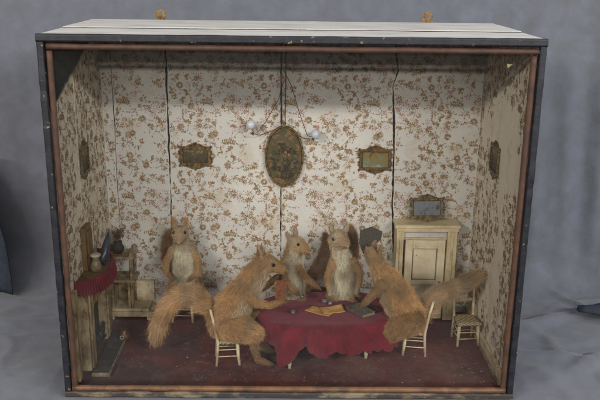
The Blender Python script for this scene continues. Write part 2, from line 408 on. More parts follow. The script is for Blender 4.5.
# ------------------------------------------------------------------ the display case
W, H, D, T = .92, .7316, .414, .014
case = thing('display_case', 'large glazed wooden case with black edges and a papered miniature room inside', 'display case')
HX = W/2
# outer shell
bm = NB(); box(bm, -HX+T, HX-T, .012, D, 0, T-.0006, 0); bm_link('bottom_board', bm, M['raw_wood'], case)
bm = NB()
box(bm, -HX, -HX+T-.0012, .012, D, 0, H-.0125, 0); bm_link('side_board', bm, M['black_paint'], case)
bm = NB()
box(bm, HX-T+.0012, HX, .012, D, 0, H-.0125, 0); bm_link('side_board', bm, M['black_paint'], case)
bm = NB(); box(bm, -HX+T-.001, HX-T+.001, D-.004, D-.0005, .001, H-.013, 0); bm_link('back_board', bm, M['raw_wood'], case)
# top: three planks with narrow gaps
yb = [.0125, .17, D]
for i in range(2):
    bm = NB(); y0, y1 = yb[i]+(.004 if i else 0), yb[i+1]-.004
    n = 40
    lo = [bm.verts.new((-HX+.001+(W-.002)*k/n, y0+.0012*fbm(k*.5, i), H-.0012+.0006*fbm(k*.3, i*3))) for k in range(n+1)]
    hi = [bm.verts.new((-HX+.001+(W-.002)*k/n, y1+.0012*fbm(k*.5, i+7), H-.0012+.0006*fbm(k*.3, i*3+9))) for k in range(n+1)]
    for k in range(n): bm.faces.new((lo[k], lo[k+1], hi[k+1], hi[k]))
    ex = bmesh.ops.extrude_face_region(bm, geom=bm.faces[:])
    for v in ex['geom']:
        if isinstance(v, bmesh.types.BMVert): v.co.z -= .0108
    if i: bmesh.ops.translate(bm, vec=(0, 0, .0022), verts=bm.verts)
    bm_link('top_plank', bm, M['white_top'], case)
bm = NB(); box(bm, -HX+.002, HX-.002, .0135, D-.001, H-.0135, H-.0122); bm_link('ceiling_lining', bm, M['raw_wood'], case)
bm = NB(); box(bm, -HX+.002, HX-.002, .1665, .1735, H-.011, H-.0002, .0006); bm_link('plank_edge', bm, M['raw_wood'], case)
# black front rim: rounded, wavy edges
def rim(name, p0, p1, wd, dp, mat, horizontal, bev=.003, n=40, wob=.0005):
    bm = NB(); p0, p1 = Vector(p0), Vector(p1); prev = None
    sec = [(-wd/2, dp/2), (-wd/2, -dp/2+bev), (-wd/2+bev*.3, -dp/2+bev*.3), (-wd/2+bev, -dp/2), (wd/2-bev, -dp/2), (wd/2-bev*.3, -dp/2+bev*.3), (wd/2, -dp/2+bev), (wd/2, dp/2)]
    for i in range(n+1):
        p = p0.lerp(p1, i/n); ws = 1+wob*fbm(i*.7, p0.x*9+p0.z*5)/wd*2
        ring = []
        for a, b in sec:
            q = Vector((0, b*ws, a*ws)) if horizontal else Vector((a*ws, b*ws, 0))
            ring.append(bm.verts.new(p+q))
        if prev:
            for k in range(8): bm.faces.new((prev[k], prev[(k+1) % 8], ring[(k+1) % 8], ring[k])).smooth = False
        else: bm.faces.new(ring)
        prev = ring
    bm.faces.new(prev)
    return bm_link(name, bm, mat, case)
RD = .012
rim('front_edge', (-HX, .006, H-.007), (HX, .006, H-.007), .014, RD, M['black_paint'], True)
rim('front_edge', (-HX, .006, .0065), (HX, .006, .0065), .013, RD, M['low_rim'], True, wob=.0012)
rim('front_edge', (-HX+.0065, .006, .0131), (-HX+.0065, .006, H-.0141), .013, RD-.001, M['black_paint'], False, wob=.0012)
rim('front_edge', (HX-.0065, .006, .0131), (HX-.0065, .006, H-.0141), .013, RD-.001, M['black_paint'], False, wob=.0012)
# round wooden beading
def bead(p0, p1, r, mat, n=50, seed=0):
    bm = NB(); p0, p1 = Vector(p0), Vector(p1)
    pts = [p0.lerp(p1, i/n)+Vector((.0006*fbm(i*.15, seed), 0, .0006*fbm(i*.15, seed+5))) for i in range(n+1)]
    tube(bm, pts, [r*(1+.05*fbm(i*.5, seed)) for i in range(n+1)], 12); return bm_link('beading', bm, mat, case)
bead((-HX+.017, .0075, H-.0225), (HX-.009, .0075, H-.0235), .0054, M['bead'], seed=1)
bead((-HX+.0205, .009, .014), (-HX+.0205, .009, H-.0300), .0056, M['bead'], seed=2)
bead((HX-.0205, .009, .014), (HX-.0205, .009, H-.0310), .0060, M['bead'], seed=3)
bead((-HX+.016, .005, .0195), (HX-.016, .005, .0195), .0060, M['bead_low'], seed=4)
bm = NB(); box(bm, -HX+.0142, HX-.0142, .0168, .0182, T, H-.0140); bm_link('glass_pane', bm, M['glass'], case)
# small pale chip of paper on glass edge, top right
bm = NB(); vs = [bm.verts.new(p) for p in ((.393, .0155, .6855), (.4035, .0155, .6845), (.400, .0155, .6815), (.3965, .0155, .6780), (.3935, .0155, .6790))]; bm.faces.new(vs)
solid(bm, .0006)
bm_link('paper_chip', bm, M['jar'], case)
# hanging lugs
for sx in (-.303, .309):
    bm = NB(); n = 24; zc = H+.012
    out = []; inn = []
    for k in range(n):
        a = 2*PI*k/n
        out.append((.0125*math.cos(a), .0125*math.sin(a)))
        inn.append((.0038*math.cos(a), .002+.0042*math.sin(a)))
    vo = [bm.verts.new((sx+a, D+.001, zc+b)) for a, b in out]; vi = [bm.verts.new((sx+a, D+.001, zc+b)) for a, b in inn]
    for k in range(n): bm.faces.new((vo[k], vo[(k+1) % n], vi[(k+1) % n], vi[k]))
    solid(bm, .0022)
    box(bm, sx-.0095, sx+.0095, D+.0012, D+.0028, H-.04, zc-.007)
    tube(bm, [(sx-.0001, D-.0013, H-.02), (sx, D+.0045, H-.02)], .003, 8)
    bm_link('hanging_lug', bm, M['brass'], case)

# ---- papered walls: boards with real gaps, printed pattern laid on them
XI, YB, ZT, ZF = HX-T, D-T, H-T, T
ZF = .014
def pattern_tile(w=.196, h=.232):
    P = []   # (list of 2-D points, material index)
    r2 = random.Random(5)
    def leaf(x, y, a, l, wd, mi=0):
        c, s_ = math.cos(a), math.sin(a)
        sh = [(0, 0), (.25, .36), (.55, .5), (.82, .3), (1, 0), (.82, -.3), (.55, -.5), (.25, -.36)]
        P.append(([(x+c*u*l-s_*v*wd, y+s_*u*l+c*v*wd) for u, v in sh], mi))
    def stem(pts, wd=.0008, mi=2):
        for (x0, y0), (x1, y1) in zip(pts, pts[1:]):
            d = math.hypot(x1-x0, y1-y0) or 1; nx, ny = -(y1-y0)/d*wd/2, (x1-x0)/d*wd/2
            P.append(([(x0+nx, y0+ny), (x0-nx, y0-ny), (x1-nx, y1-ny), (x1+nx, y1+ny)], mi))
    def curve(x0, y0, a0, bend, L, n=12):
        pts = [(x0, y0)]; a = a0
        for i in range(n): a += bend/n; x0 += math.cos(a)*L/n; y0 += math.sin(a)*L/n; pts.append((x0, y0))
        return pts, a
    def pinnate(x, y, a, bend, L, n=6, ll=.011):
        pts, ae = curve(x, y, a, bend, L, n+1); stem(pts)
        for i in range(1, n+1):
            px, py = pts[i]; aa = a+bend*i/(n+1); sz = ll*(1-.45*abs(i/(n+1)-.45))
            for sg in (-1, 1): leaf(px, py, aa+sg*(1.0+r2.uniform(-.12, .12)), sz, sz*.5)
        leaf(pts[-1][0], pts[-1][1], ae, ll*.9, ll*.4)
    def daisy(x, y, r, n=11):
        for k in range(n): leaf(x+r*.18*math.cos(2*PI*k/n), y+r*.18*math.sin(2*PI*k/n), 2*PI*k/n+r2.uniform(-.1, .1), r*.85, r*.34)
    def five(x, y, a, r):
        for k in (-2, -1, 0, 1, 2): leaf(x+.002*math.cos(a+k*.62), y+.002*math.sin(a+k*.62), a+k*.62, r*(1-.12*abs(k)), r*.46)
    def pink(x, y, r):
        for k in range(7):
            a = 2*PI*k/7+r2.uniform(-.2, .2); leaf(x+r*.2*math.cos(a), y+r*.2*math.sin(a), a, r*.62, r*.16, 1)
        for k in range(6):
            a = r2.uniform(0, 2*PI); q = r*r2.uniform(.8, 1.2); leaf(x+q*math.cos(a), y+q*math.sin(a), a+1, r*.24, r*.13, 1)
    def spray(x, y, a, L, n=7, ll=.0085):
        pts, ae = curve(x, y, a, r2.choice((-1, 1))*r2.uniform(.4, 1.0), L, n); stem(pts)
        for i in range(1, n):
            sg = 1 if i % 2 else -1; px, py = pts[i]; aa = a+sg*r2.uniform(.6, 1.1)
            leaf(px, py, aa, ll*r2.uniform(.8, 1.1), ll*.55)
            if r2.random() < .5: leaf(px, py, aa+sg*.7, ll*.7, ll*.38)
        leaf(pts[-1][0], pts[-1][1], ae, ll, ll*.55)
    def branch(x, y, a, L):
        pts, ae = curve(x, y, a, r2.choice((-1, 1))*r2.uniform(.5, 1.3), L, 10); stem(pts, .0009)
        for i, q in enumerate((2, 4, 6, 8)):
            sg = 1 if i % 2 else -1; aa = a+sg*r2.uniform(.7, 1.2); tw, te = curve(pts[q][0], pts[q][1], aa, sg*.4, .0085, 4); stem(tw, .0007)
            n5 = r2.choice((5, 5, 6, 7))
            for k in range(n5):
                b = te+(k-(n5-1)/2)*.75; rr = .0078*(1-.10*abs(k-(n5-1)/2)); leaf(tw[-1][0]+.0012*math.cos(b), tw[-1][1]+.0012*math.sin(b), b, rr, rr*.40)
        for k in range(7):
            b = ae+(k-3)*.7; leaf(pts[-1][0]+.0014*math.cos(b), pts[-1][1]+.0014*math.sin(b), b, .0088, .0034)
    placed = []; kinds = ['branch', 'branch', 'pin', 'branch', 'pink', 'branch', 'daisy', 'branch', 'five', 'pink', 'branch', 'spray', 'five']*9
    rad = dict(branch=.0225, pin=.019, daisy=.011, five=.010, spray=.016, pink=.010)
    for kd in kinds:
        for _ in range(60):
            x, y = r2.uniform(0, w), r2.uniform(0, h); ok = True
            for px, py, pr in placed:
                dx = abs(x-px); dx = min(dx, w-dx); dy = abs(y-py); dy = min(dy, h-dy)
                if math.hypot(dx, dy) < (pr+rad[kd])*.82: ok = False; break
            if ok: break
        if not ok: continue
        placed.append((x, y, rad[kd])); a = r2.choice((.9, 2.3, .5, 2.7))+r2.uniform(-.35, .35); L = rad[kd]*1.75
        if kd == 'pin': pinnate(x-math.cos(a)*L*.5, y-math.sin(a)*L*.5, a, r2.choice((-1, 1))*r2.uniform(.5, 1.1), L*1.1, 7, .0088)
        elif kd == 'branch': branch(x-math.cos(a)*L*.5, y-math.sin(a)*L*.5, a, L)
        elif kd == 'spray': spray(x-math.cos(a)*L*.5, y-math.sin(a)*L*.5, a, L)
        elif kd == 'daisy': daisy(x, y, .0092, 12)
        elif kd == 'five': five(x, y, a, .0098)
        else: pink(x, y, .0095)
    for i in range(70):
        x, y, _ = r2.choice(placed); a = r2.uniform(0, 2*PI)
        pts, _ = curve(x, y, a, r2.choice((-1, 1))*r2.uniform(.8, 1.8), r2.uniform(.03, .06)); stem(pts, .0007)
        for q in pts[2::3]: leaf(q[0], q[1], r2.uniform(0, 6.28), .0055, .0028, r2.choice((0, 0, 1)))
    for k in range(90): leaf(r2.uniform(0, w), r2.uniform(0, h), r2.uniform(0, 6.28), .0045, .0018, 1)
    return P, w, h
TILE, TW, TH = pattern_tile()
def wall_mesh(umin, umax, vmin, vmax, cuts, seed, skip=None):
    """boards between wavy cuts (each cut: list of (v,u) points, width fn) + print; returns (front faces, prints)"""
    n = 90
    def cut_u(c, v):
        pts = c['p']
        for (v0, u0), (v1, u1) in zip(pts, pts[1:]):
            if v0 <= v <= v1: u = u0+(u1-u0)*(v-v0)/(v1-v0); break
        else: u = pts[0][1] if v < pts[0][0] else pts[-1][1]
        return u+c['w']*(fbm(v*18, seed+u*3)+.45*fbm(v*70, seed+u*5))*c.get('j', 1)
    def half(c, v):
        wv_ = c['w']/2*(1+.7*fbm(v*9, seed+c['w']*900)+.8*fbm(v*75, seed+9))
        if 'lo' in c: wv_ *= max(.04, min(1, (v-c['lo'])/.08))
        if 'hi' in c: wv_ *= max(.04, min(1, (c['hi']-v)/.08))
        return max(wv_, .00015)
    edges = [(lambda v: umin, lambda v: 0)]
    for c in cuts: edges.append((lambda v, c=c: cut_u(c, v), lambda v, c=c: half(c, v)))
    edges.append((lambda v: umax, lambda v: 0))
    verts = []; faces = []; mats = []
    for b in range(len(edges)-1):
        base = len(verts)
        for i in range(n+1):
            v = vmin+(vmax-vmin)*i/n
            uL = edges[b][0](v)+edges[b][1](v); uR = edges[b+1][0](v)-edges[b+1][1](v)
            verts += [(uL, v, -.005), (uL, v, 0), (uR, v, 0), (uR, v, -.005)]
        for i in range(n):
            a = base+i*4; c_ = a+4
            for k in range(3): faces.append((a+k, a+k+1, c_+k+1, c_+k)); mats.append(0)
    for ti in range(-1, int((umax-umin)/TW)+2):
        for tj in range(-1, int((vmax-vmin)/TH)+2):
            ox = umin+ti*TW+seed*.013 % TW; oy = vmin+tj*TH+seed*.021 % TH
            for poly, mi in TILE:
                q = [(ox+a, oy+b) for a, b in poly]
                if any(not (umin+.001 < a < umax-.001 and vmin+.001 < b < vmax-.001) for a, b in q): continue
                cu = sum(a for a, b in q)/len(q); cv = sum(b for a, b in q)/len(q)
                if any(abs(a-cut_u(c, b)) < half(c, b)+.0002 for c in cuts for a, b in q): continue
                if skip and skip(cu, cv): continue
                if fbm(cu*16, cv*16, seed+3) > .42: continue       # worn-away ink
                s0 = len(verts); zo = .0002+.000012*(len(faces) % 41); verts += [(a, b, zo) for a, b in q]
                faces.append(tuple(range(s0, s0+len(q)))); mats.append(mi+1)
    return verts, faces, mats
def build_wall(name, conv, mats3, args, label=None):
    vs, fs, ms = wall_mesh(*args)
    me = bpy.data.meshes.new(name); me.from_pydata([conv(*v) for v in vs], [], fs)
    o = link(name, me, mats3, case)
    me.polygons.foreach_set('material_index', np.array(ms, dtype=np.int32))
    return o
prints = [M['print_brown'], M['print_pink'], M['print_stem']]
cuts_b = [dict(p=[(.0, -.421), (.7, -.420)], w=.0016, lo=.20),
          dict(p=[(.0, -.292), (.3, -.294), (.55, -.2925), (.7, -.294)], w=.0038, j=.55),
          dict(p=[(.0, -.025), (.7, -.0265)], w=.0030, j=.25),
          dict(p=[(.0, .262), (.13, .2575), (.3, .247), (.47, .243), (.585, .2355), (.625, .247), (.66, .240), (.7, .238)], w=.0046, j=.35)]
build_wall('back_wall', lambda u, v, d: (u, YB-d, v), [M['paper']]+prints, (-XI, XI, ZF, ZT, cuts_b, 1.0))
bm = NB(); box(bm, -XI, XI, YB+.0056, YB+.0075, ZF, ZT); bm_link('back_lining', bm, M['raw_wood'], case)
dark_wedge = lambda u, v: (v-.34*u) > .577  # no print inside the dark wedge
build_wall('side_wall', lambda u, v, d: (-XI+d, u, v), [M['paper_side']]+prints, (.0135, YB-.001, ZF, ZT, [dict(p=[(0, .166), (.7, .172)], w=.0026)], 2.0, dark_wedge))
build_wall('side_wall', lambda u, v, d: (XI-d, u, v), [M['paper_side_r']]+prints, (.0135, YB-.001, ZF, ZT, [], 3.0, lambda u, v: fbm(u*9, v*5, 7) > .12))
# floor
bm = NB(); n = 60; g = []
for i in range(n+1):
    g.append([bm.verts.new((-XI+2*XI*i/n, .013+(YB-.015)*k/30, ZF+.0004+.0006*fbm(i*.3, k*.3))) for k in range(31)])
for i in range(n):
    for k in range(30): bm.faces.new((g[i][k], g[i+1][k], g[i+1][k+1], g[i][k+1])).smooth = True
bm_link('floor_covering', bm, M['carpet'], case)
# skirting batten on the right wall
bm = NB(); box(bm, XI-.007, XI-.0006, .03, .385, ZF+.0015, ZF+.030, .001); bm_link('skirting', bm, M['cream'], case)
bm = NB(); box(bm, XI-.011, XI-.0072, .03, .385, ZF+.0015, ZF+.008, .001); bm_link('skirting_bead', bm, M['dirty_cream'], case)

# debris specks
vs = []; fs = []
for i in range(330):
    x = random.uniform(-.40, .44); y = random.uniform(.03, .30); s_ = random.uniform(.0005, .0016)*(1.6 if random.random() < .12 else 1)
    if i > 270: x = random.gauss(.405, .022); y = random.gauss(.085, .022)
    if abs(x) > .44 or y < .025: continue
    z = ZF+.0018; b = len(vs); a = random.uniform(0, 6)
    for k in range(4): vs.append((x+s_*math.cos(a+k*PI/2)*random.uniform(.5, 1.3), y+s_*math.sin(a+k*PI/2)*random.uniform(.5, 1.3), z))
    vs.append((x, y, z+s_*.7)); fs += [(b, b+1, b+4), (b+1, b+2, b+4), (b+2, b+3, b+4), (b+3, b, b+4), (b+3, b+2, b+1, b)]
me = bpy.data.meshes.new('floor_debris'); me.from_pydata(vs, [], fs)
tag(link('floor_debris', me, M['debris']), 'pale dust crumbs scattered over the maroon floor', 'debris', kind='stuff')

# ------------------------------------------------------------------ pictures on the walls
def frame_rect(name, label, loc, rz, w_, h_, fmat, pmat, fw=.008, group=None, mirror=False, tilt=0):
    t = thing(name, label, 'mirror' if mirror else 'picture', loc, rz, group)
    if tilt: t.rotation_euler = (tilt[0], tilt[1], rz)
    bm = NB(); hw, hh = w_/2, h_/2
    for (x0, x1, z0, z1) in ((-hw, hw, hh-fw, hh), (-hw, hw, -hh, -hh+fw), (-hw, -hw+fw, -hh+fw, hh-fw), (hw-fw, hw, -hh+fw, hh-fw)):
        box(bm, x0, x1, -.0045, 0, z0, z1, .0012)
    # inner lip
    tube(bm, [(-hw+fw, -.004, -hh+fw), (hw-fw, -.004, -hh+fw), (hw-fw, -.004, hh-fw), (-hw+fw, -.004, hh-fw), (-hw+fw, -.004, -hh+fw)], .0011, 6)
    bm_link('frame', bm, fmat, t)
    bm = NB(); box(bm, -hw+fw-.001, hw-fw+.001, -.0022, -.0008, -hh+fw-.001, hh-fw+.001); bm_link('mirror_glass' if mirror else 'print', bm, pmat, t)
    for sg in (1, -1):
        bm = NB(); n = 12; cw = hw*.62; ch = h_*.17
        top = [bm.verts.new((-cw+2*cw*k/n, -.0015, sg*(hh-.0005+ch*math.sin(PI*k/n)**.8*(1+.12*math.cos(k*2.9))))) for k in range(n+1)]
        bot = [bm.verts.new((-cw+2*cw*k/n, -.0015, sg*(hh-.003))) for k in range(n+1)]
        for k in range(n): bm.faces.new((bot[k], bot[k+1], top[k+1], top[k]))
        solid(bm, .0016)
        for k in range(1, n, 2): sphere(bm, (-cw+2*cw*k/n, -.0028, sg*(hh+ch*.55*math.sin(PI*k/n))), .0017, (1.2, .7, 1), 8, 6)
        sphere(bm, (0, -.003, sg*(hh+ch*.9)), .0026, (1, .6, 1.1), 10, 6)
        for x in (-hw, hw): sphere(bm, (x, -.0025, sg*(hh-.001)), .0032, (1, .6, 1), 10, 6)
        for x in (-hw, hw): 
            for q in (.25, .5): sphere(bm, (x+math.copysign(.0012, x), -.0025, sg*hh*q), .0024, (1, .6, 1.3), 8, 6)
        bm_link('crest', bm, fmat, t)
    return t
frame_rect('picture', 'small dark landscape in brass frame left of the oval picture', (-.2305, YB-.001, .4155), 0, .074, .048, M['embossed'], M['print_left'])
frame_rect('picture', 'small brass framed picture with pale blue water right of the oval picture', (.200, YB-.001, .411), 0, .076, .052, M['brass'], M['print_right'], .0065)
frame_rect('picture', 'narrow tarnished picture on the left side wall above the mantel', (-XI+.001, .208, .451), PI/2, .062, .064, M['dull_metal'], M['print_left'])
frame_rect('picture', 'dark tarnished picture hanging on the right side wall', (XI-.001, .235, .452), -PI/2, .07, .064, M['dull_metal'], M['print_left'])
# oval
t = thing('oval_picture', 'large oval picture in bronze rim hanging on the middle of the back wall', 'picture', (-.018, YB-.004, .418))
bm = NB(); n = 56; sec = [(1.0, 0), (1.0, -.006), (.965, -.009), (.92, -.008), (.885, -.005), (.885, 0)]
rg = []
for k in range(n):
    a = 2*PI*k/n; rg.append([bm.verts.new((.0465*q*math.cos(a), d, .075*(1-(1-q)*.62)*math.sin(a))) for q, d in sec])
for k in range(n):
    for i in range(len(sec)): bm.faces.new((rg[k][i], rg[(k+1) % n][i], rg[(k+1) % n][(i+1) % len(sec)], rg[k][(i+1) % len(sec)])).smooth = True
bm_link('frame', bm, M['embossed'], t)
bm = NB(); vs = [bm.verts.new((.042*math.cos(2*PI*k/n), -.0035-.0, .0705*math.sin(2*PI*k/n))) for k in range(n)]; f = bm.faces.new(vs)
c = bmesh.ops.poke(bm, faces=[f]); c['verts'][0].co.y -= .005
bm_link('print', bm, M['print_oval'], t, smooth=True)
# painted flowers and leaves of the oval picture
ro = random.Random(21); bm = NB(); petals = [M['oval_leaf'], M['oval_ochre'], M['oval_bloom'], M['oval_shadow']]
for i in range(120):
    a = ro.uniform(0, 2*PI); q = math.sqrt(ro.random()); x = .030*q*math.cos(a); z = -.010+.046*q*math.sin(a)
    k = 2 if (x-.008)**2+(z-.004)**2 < .00007 else (ro.choice((0, 0, 1, 3)) if z > -.02 else ro.choice((0, 3, 3, 1)))
    l_ = ro.uniform(.003, .0075); b = ro.uniform(0, PI); y = -.0089-.00003*i
    c_, s_ = math.cos(b), math.sin(b)
    f = bm.faces.new([bm.verts.new((x+c_*u*l_-s_*v*l_*.45, y, z+s_*u*l_+c_*v*l_*.45)) for u, v in ((1, 0), (.5, .8), (-.4, .9), (-1, 0), (-.5, -.8), (.5, -.9))]); f.material_index = k
bm_link('painted_bouquet', bm, petals, t, recalc=False)

# hanging gas lamp: twin rods, two swan-neck arms with opal globes
t = thing('hanging_lamp', 'brass twin rod ceiling lamp with two white globes in front of the oval picture', 'lamp', (-.02, .372, .66))
def L_(p): return (p[0]+.02, p[1]-.372, p[2]-.66)
bm = NB()
for dx in (-.0045, .0045): tube(bm, [L_((-.02+dx, .372, .7165)), L_((-.02+dx*1.1, .372, .60)), L_((-.02+dx*.8, .372, .502))], .0013, 6)
tube(bm, [L_((-.0265, .372, .502)), L_((-.0135, .372, .502))], .0026, 8)
tube(bm, [L_((-.03, .372, .672)), L_((-.02, .372, .678)), L_((-.008, .372, .672))], .0022, 8)
bm_link('rod', bm, M['brass'], t)
for pts in ([(-.020, .371, .60), (-.031, .371, .560), (-.060, .371, .508), (-.083, .37, .476), (-.093, .37, .484)],
            [(-.020, .371, .625), (-.003, .371, .592), (.016, .371, .53), (.036, .37, .474), (.045, .37, .471)]):
    bm = NB(); tube(bm, [L_(p) for p in pts], .0008, 6); bm_link('wire', bm, M['wire'], t)
for pts in ([(-.022, .372, .497), (-.045, .371, .485), (-.075, .37, .474), (-.092, .37, .478)],
            [(-.016, .372, .497), (.005, .371, .478), (.030, .37, .467), (.050, .37, .466)]):
    bm = NB(); tube(bm, [L_(p) for p in pts], .0011, 6); sphere(bm, L_(pts[-1]), .0032); bm_link('arm', bm, M['brass'], t)
for c in ((-.0955, .37, .4985), (.0545, .37, .4775)):
    bm = NB(); cc = L_(c); lathe(bm, [(.0035, -.0105), (.006, -.0098), (.0098, -.005), (.0110, 0), (.0098, .005), (.0064, .009), (.0045, .0102), (.0035, .0107)], cc, 20)
    bm_link('globe', bm, M['opal'], t)

# ------------------------------------------------------------------ door surround and mirror
t = thing('doorway', 'cream yellow door surround with a narrow panelled door against the back wall', 'door', (.327, .372, ZF))
def bp(name, mat, parent, *bs, bev=.0008):
    bm = NB()
    for b in bs: box(bm, *b, bev)
    return bm_link(name, bm, mat, parent)
y0, y1 = -.022, .026
bp('door_post', M['gold_paint'], t, (-.073, -.056, y0, y1, .001, .2315))
bp('door_post', M['gold_paint'], t, (.050, .073, y0, y1, .001, .2315))
bp('post_moulding', M['cream'], t, (-.0655, -.0615, y0-.003, y0-.0002, .002, .225), (.0585, .0635, y0-.003, y0-.0002, .002, .225))
bp('lintel', M['gold_paint'], t, (-.0745, .0745, y0-.003, y1, .232, .2425), (-.078, .078, y0-.008, y1, .2428, .2500))
bp('transom_rail', M['cream'], t, (-.0555, .0495, -.014, .008, .2085, .2135))
bm = NB(); box(bm, -.0555, .0495, -.010, -.008, .2137, .2318)
bm_link('transom_panel', bm, M['paper'], t)
dl = bp('door_leaf', M['door_cream'], t, (-.050, -.032, -.016, -.004, .002, .208), (.029, .047, -.016, -.004, .002, .208),
        (-.0318, .0288, -.0158, -.0042, .186, .2075), (-.0318, .0288, -.0158, -.0042, .092, .104), (-.0318, .0288, -.0158, -.0042, .0022, .03))
bp('door_panel', M['door_cream'], dl, (-.0316, .0286, -.0105, -.006, .1042, .1858), (-.0316, .0286, -.0105, -.006, .0302, .0918), bev=0)
bm = NB()
for z0, z1 in ((.1055, .1845), (.0315, .0905)):
    tube(bm, [(-.030, -.0115, z0), (.027, -.0115, z0), (.027, -.0115, z1), (-.030, -.0115, z1), (-.030, -.0115, z0)], .0013, 6)
bm_link('panel_moulding', bm, M['dirty_cream'], dl)
bm = NB(); sphere(bm, (.037, -.0185, .1), .003); bm_link('door_knob', bm, M['brass'], dl)
frame_rect('mirror', 'small cloudy mirror in ornate grey gilt frame standing on the door surround', (.3265, .374, ZF+.2500+.034), 0, .078, .050, M['dull_metal'], M['mirror_glass'], .0065, mirror=True, tilt=(-.12, -.02))

# ------------------------------------------------------------------ chairs
CW, CDp, SH = .048, .046, .056
def chair_parts(t, wood, seatmat, dark=False, cw=CW, cdp=CDp, bh=.135, lean=.014, rails=True):
    hw, hd = cw/2, cdp/2
    for sx in (-1, 1):
        bm = NB(); tube(bm, [(sx*(hw+.001), -hd-.001, 0), (sx*(hw-.001), -hd+.002, SH*.5), (sx*(hw-.002), -hd+.003, SH-.002)], [.0032, .0038, .0040], 8); bm_link('leg', bm, wood, t)
    for sx in (-1, 1):
        bm = NB(); tube(bm, [(sx*hw, hd+.003, 0), (sx*(hw-.001), hd-.001, SH), (sx*(hw), hd+lean*.4, SH+.04), (sx*(hw+.001), hd+lean, bh)], [.0029, .0036, .0033, .0028], 8); bm_link('back_post', bm, wood, t)
    bm = NB()
    for z in (.018, .034):
        for p, q in (((-hw, -hd, z), (hw, -hd, z)), ((-hw, -hd, z+.004), (-hw, hd, z+.004)), ((hw, -hd, z+.004), (hw, hd, z+.004)), ((-hw, hd, z), (hw, hd, z))):
            tube(bm, [p, q], .0013, 6)
    bm_link('rung', bm, wood, t)
    bm = NB(); n = 10; g = []
    for i in range(n+1):
        row = []
        for k in range(n+1):
            u, v = i/n*2-1, k/n*2-1
            ww = hw+.004-.004*(v+1)/2
            e = 1-max(abs(u), abs(v))**6*.35
            row.append(bm.verts.new((u*ww*(.97+.03*e), v*(hd+.003), SH+.0015+.0025*(1-max(abs(u), abs(v))**4)-.001*(1-u*u)*(1-v*v))))
        g.append(row)
    for i in range(n):
        for k in range(n): bm.faces.new((g[i][k], g[i+1][k], g[i+1][k+1], g[i][k+1])).smooth = True
    ex = bmesh.ops.extrude_face_region(bm, geom=bm.faces[:])
    for v in ex['geom']:
        if isinstance(v, bmesh.types.BMVert): v.co.z = SH-.0045
    bm_link('seat', bm, seatmat, t)
    if rails:
        for z in (.092, .124):
            yy = hd+lean*(z-SH)/(bh-SH)
            bm = NB(); g = []
            for i in range(9):
                u = i/8*2-1; g.append([bm.verts.new((u*(hw-.001), yy+.002*(1-u*u), z+dz)) for dz in (-.0045, .0045)])
            for i in range(8): bm.faces.new((g[i][0], g[i+1][0], g[i+1][1], g[i][1])).smooth = True
            solid(bm, .0018)
            bm_link('back_rail', bm, wood, t)
GC = 'small ladder back chairs of the squirrel room'
chair = thing('chair', 'cream ladder back chair under the squirrel on the left holding a card', 'chair', (-.137, .137, ZF), PI/2+.12, GC)
chair_parts(chair, M['cream'], M['rush'])
def copy_tree(o, loc, rz, label):
    c = o.copy(); COL.objects.link(c); c.location = loc; c.rotation_euler = (0, 0, rz); c['label'] = label
    for ch in list(o.children):
        d = ch.copy(); COL.objects.link(d); d.parent = c
    return c
copy_tree(chair, (.281, .186, ZF), -PI/2-.14, 'cream chair under the squirrel on the right of the table')
copy_tree(chair, (.409, .236, ZF), .10, 'empty cream chair with rush seat in the right corner')
copy_tree(chair, (-.262, .350, ZF), -.05, 'cream chair under the squirrel standing against the back wall')
copy_tree(chair, (.008, .290, ZF), .55, 'chair behind the table under the squirrel facing right')
copy_tree(chair, (.128, .290, ZF), .1, 'chair behind the table under the white bellied squirrel')

# ------------------------------------------------------------------ table and its cloth
TC = Vector((.078, .198)); TA, TBb = .150, .094; TZ = .1125
t = thing('table', 'small table on ivory legs under the crimson cloth', 'table', (TC.x, TC.y, ZF))
def ell(a, k=1.0, pw=2.9):
    c, s_ = math.cos(a), math.sin(a)
    r = (abs(c/(TA*k))**pw+abs(s_/(TBb*k))**pw)**(-1/pw)
    sk = .06
    return Vector((c*r, s_*r+sk*c*r))
bm = NB(); n = 48
lo = [bm.verts.new((*ell(2*PI*k/n, .96), TZ-ZF-.007)) for k in range(n)]; hi = [bm.verts.new((*ell(2*PI*k/n, .96), TZ-ZF-.001)) for k in range(n)]
for k in range(n): bm.faces.new((lo[k], lo[(k+1) % n], hi[(k+1) % n], hi[k]))
bm.faces.new(lo[::-1]); bm.faces.new(hi); bm_link('tabletop', bm, M['cream'], t)
for x, y in ((-.001, .102), (.169, .150), (.012, .262), (.150, .268)):
    bm = NB(); tube(bm, [(x-TC.x, y-TC.y, 0), (x-TC.x, y-TC.y, .012), (x-TC.x, y-TC.y, TZ-ZF-.0072)], [.0038, .0048, .0054], 10); bm_link('leg', bm, M['pale_leg'], t)
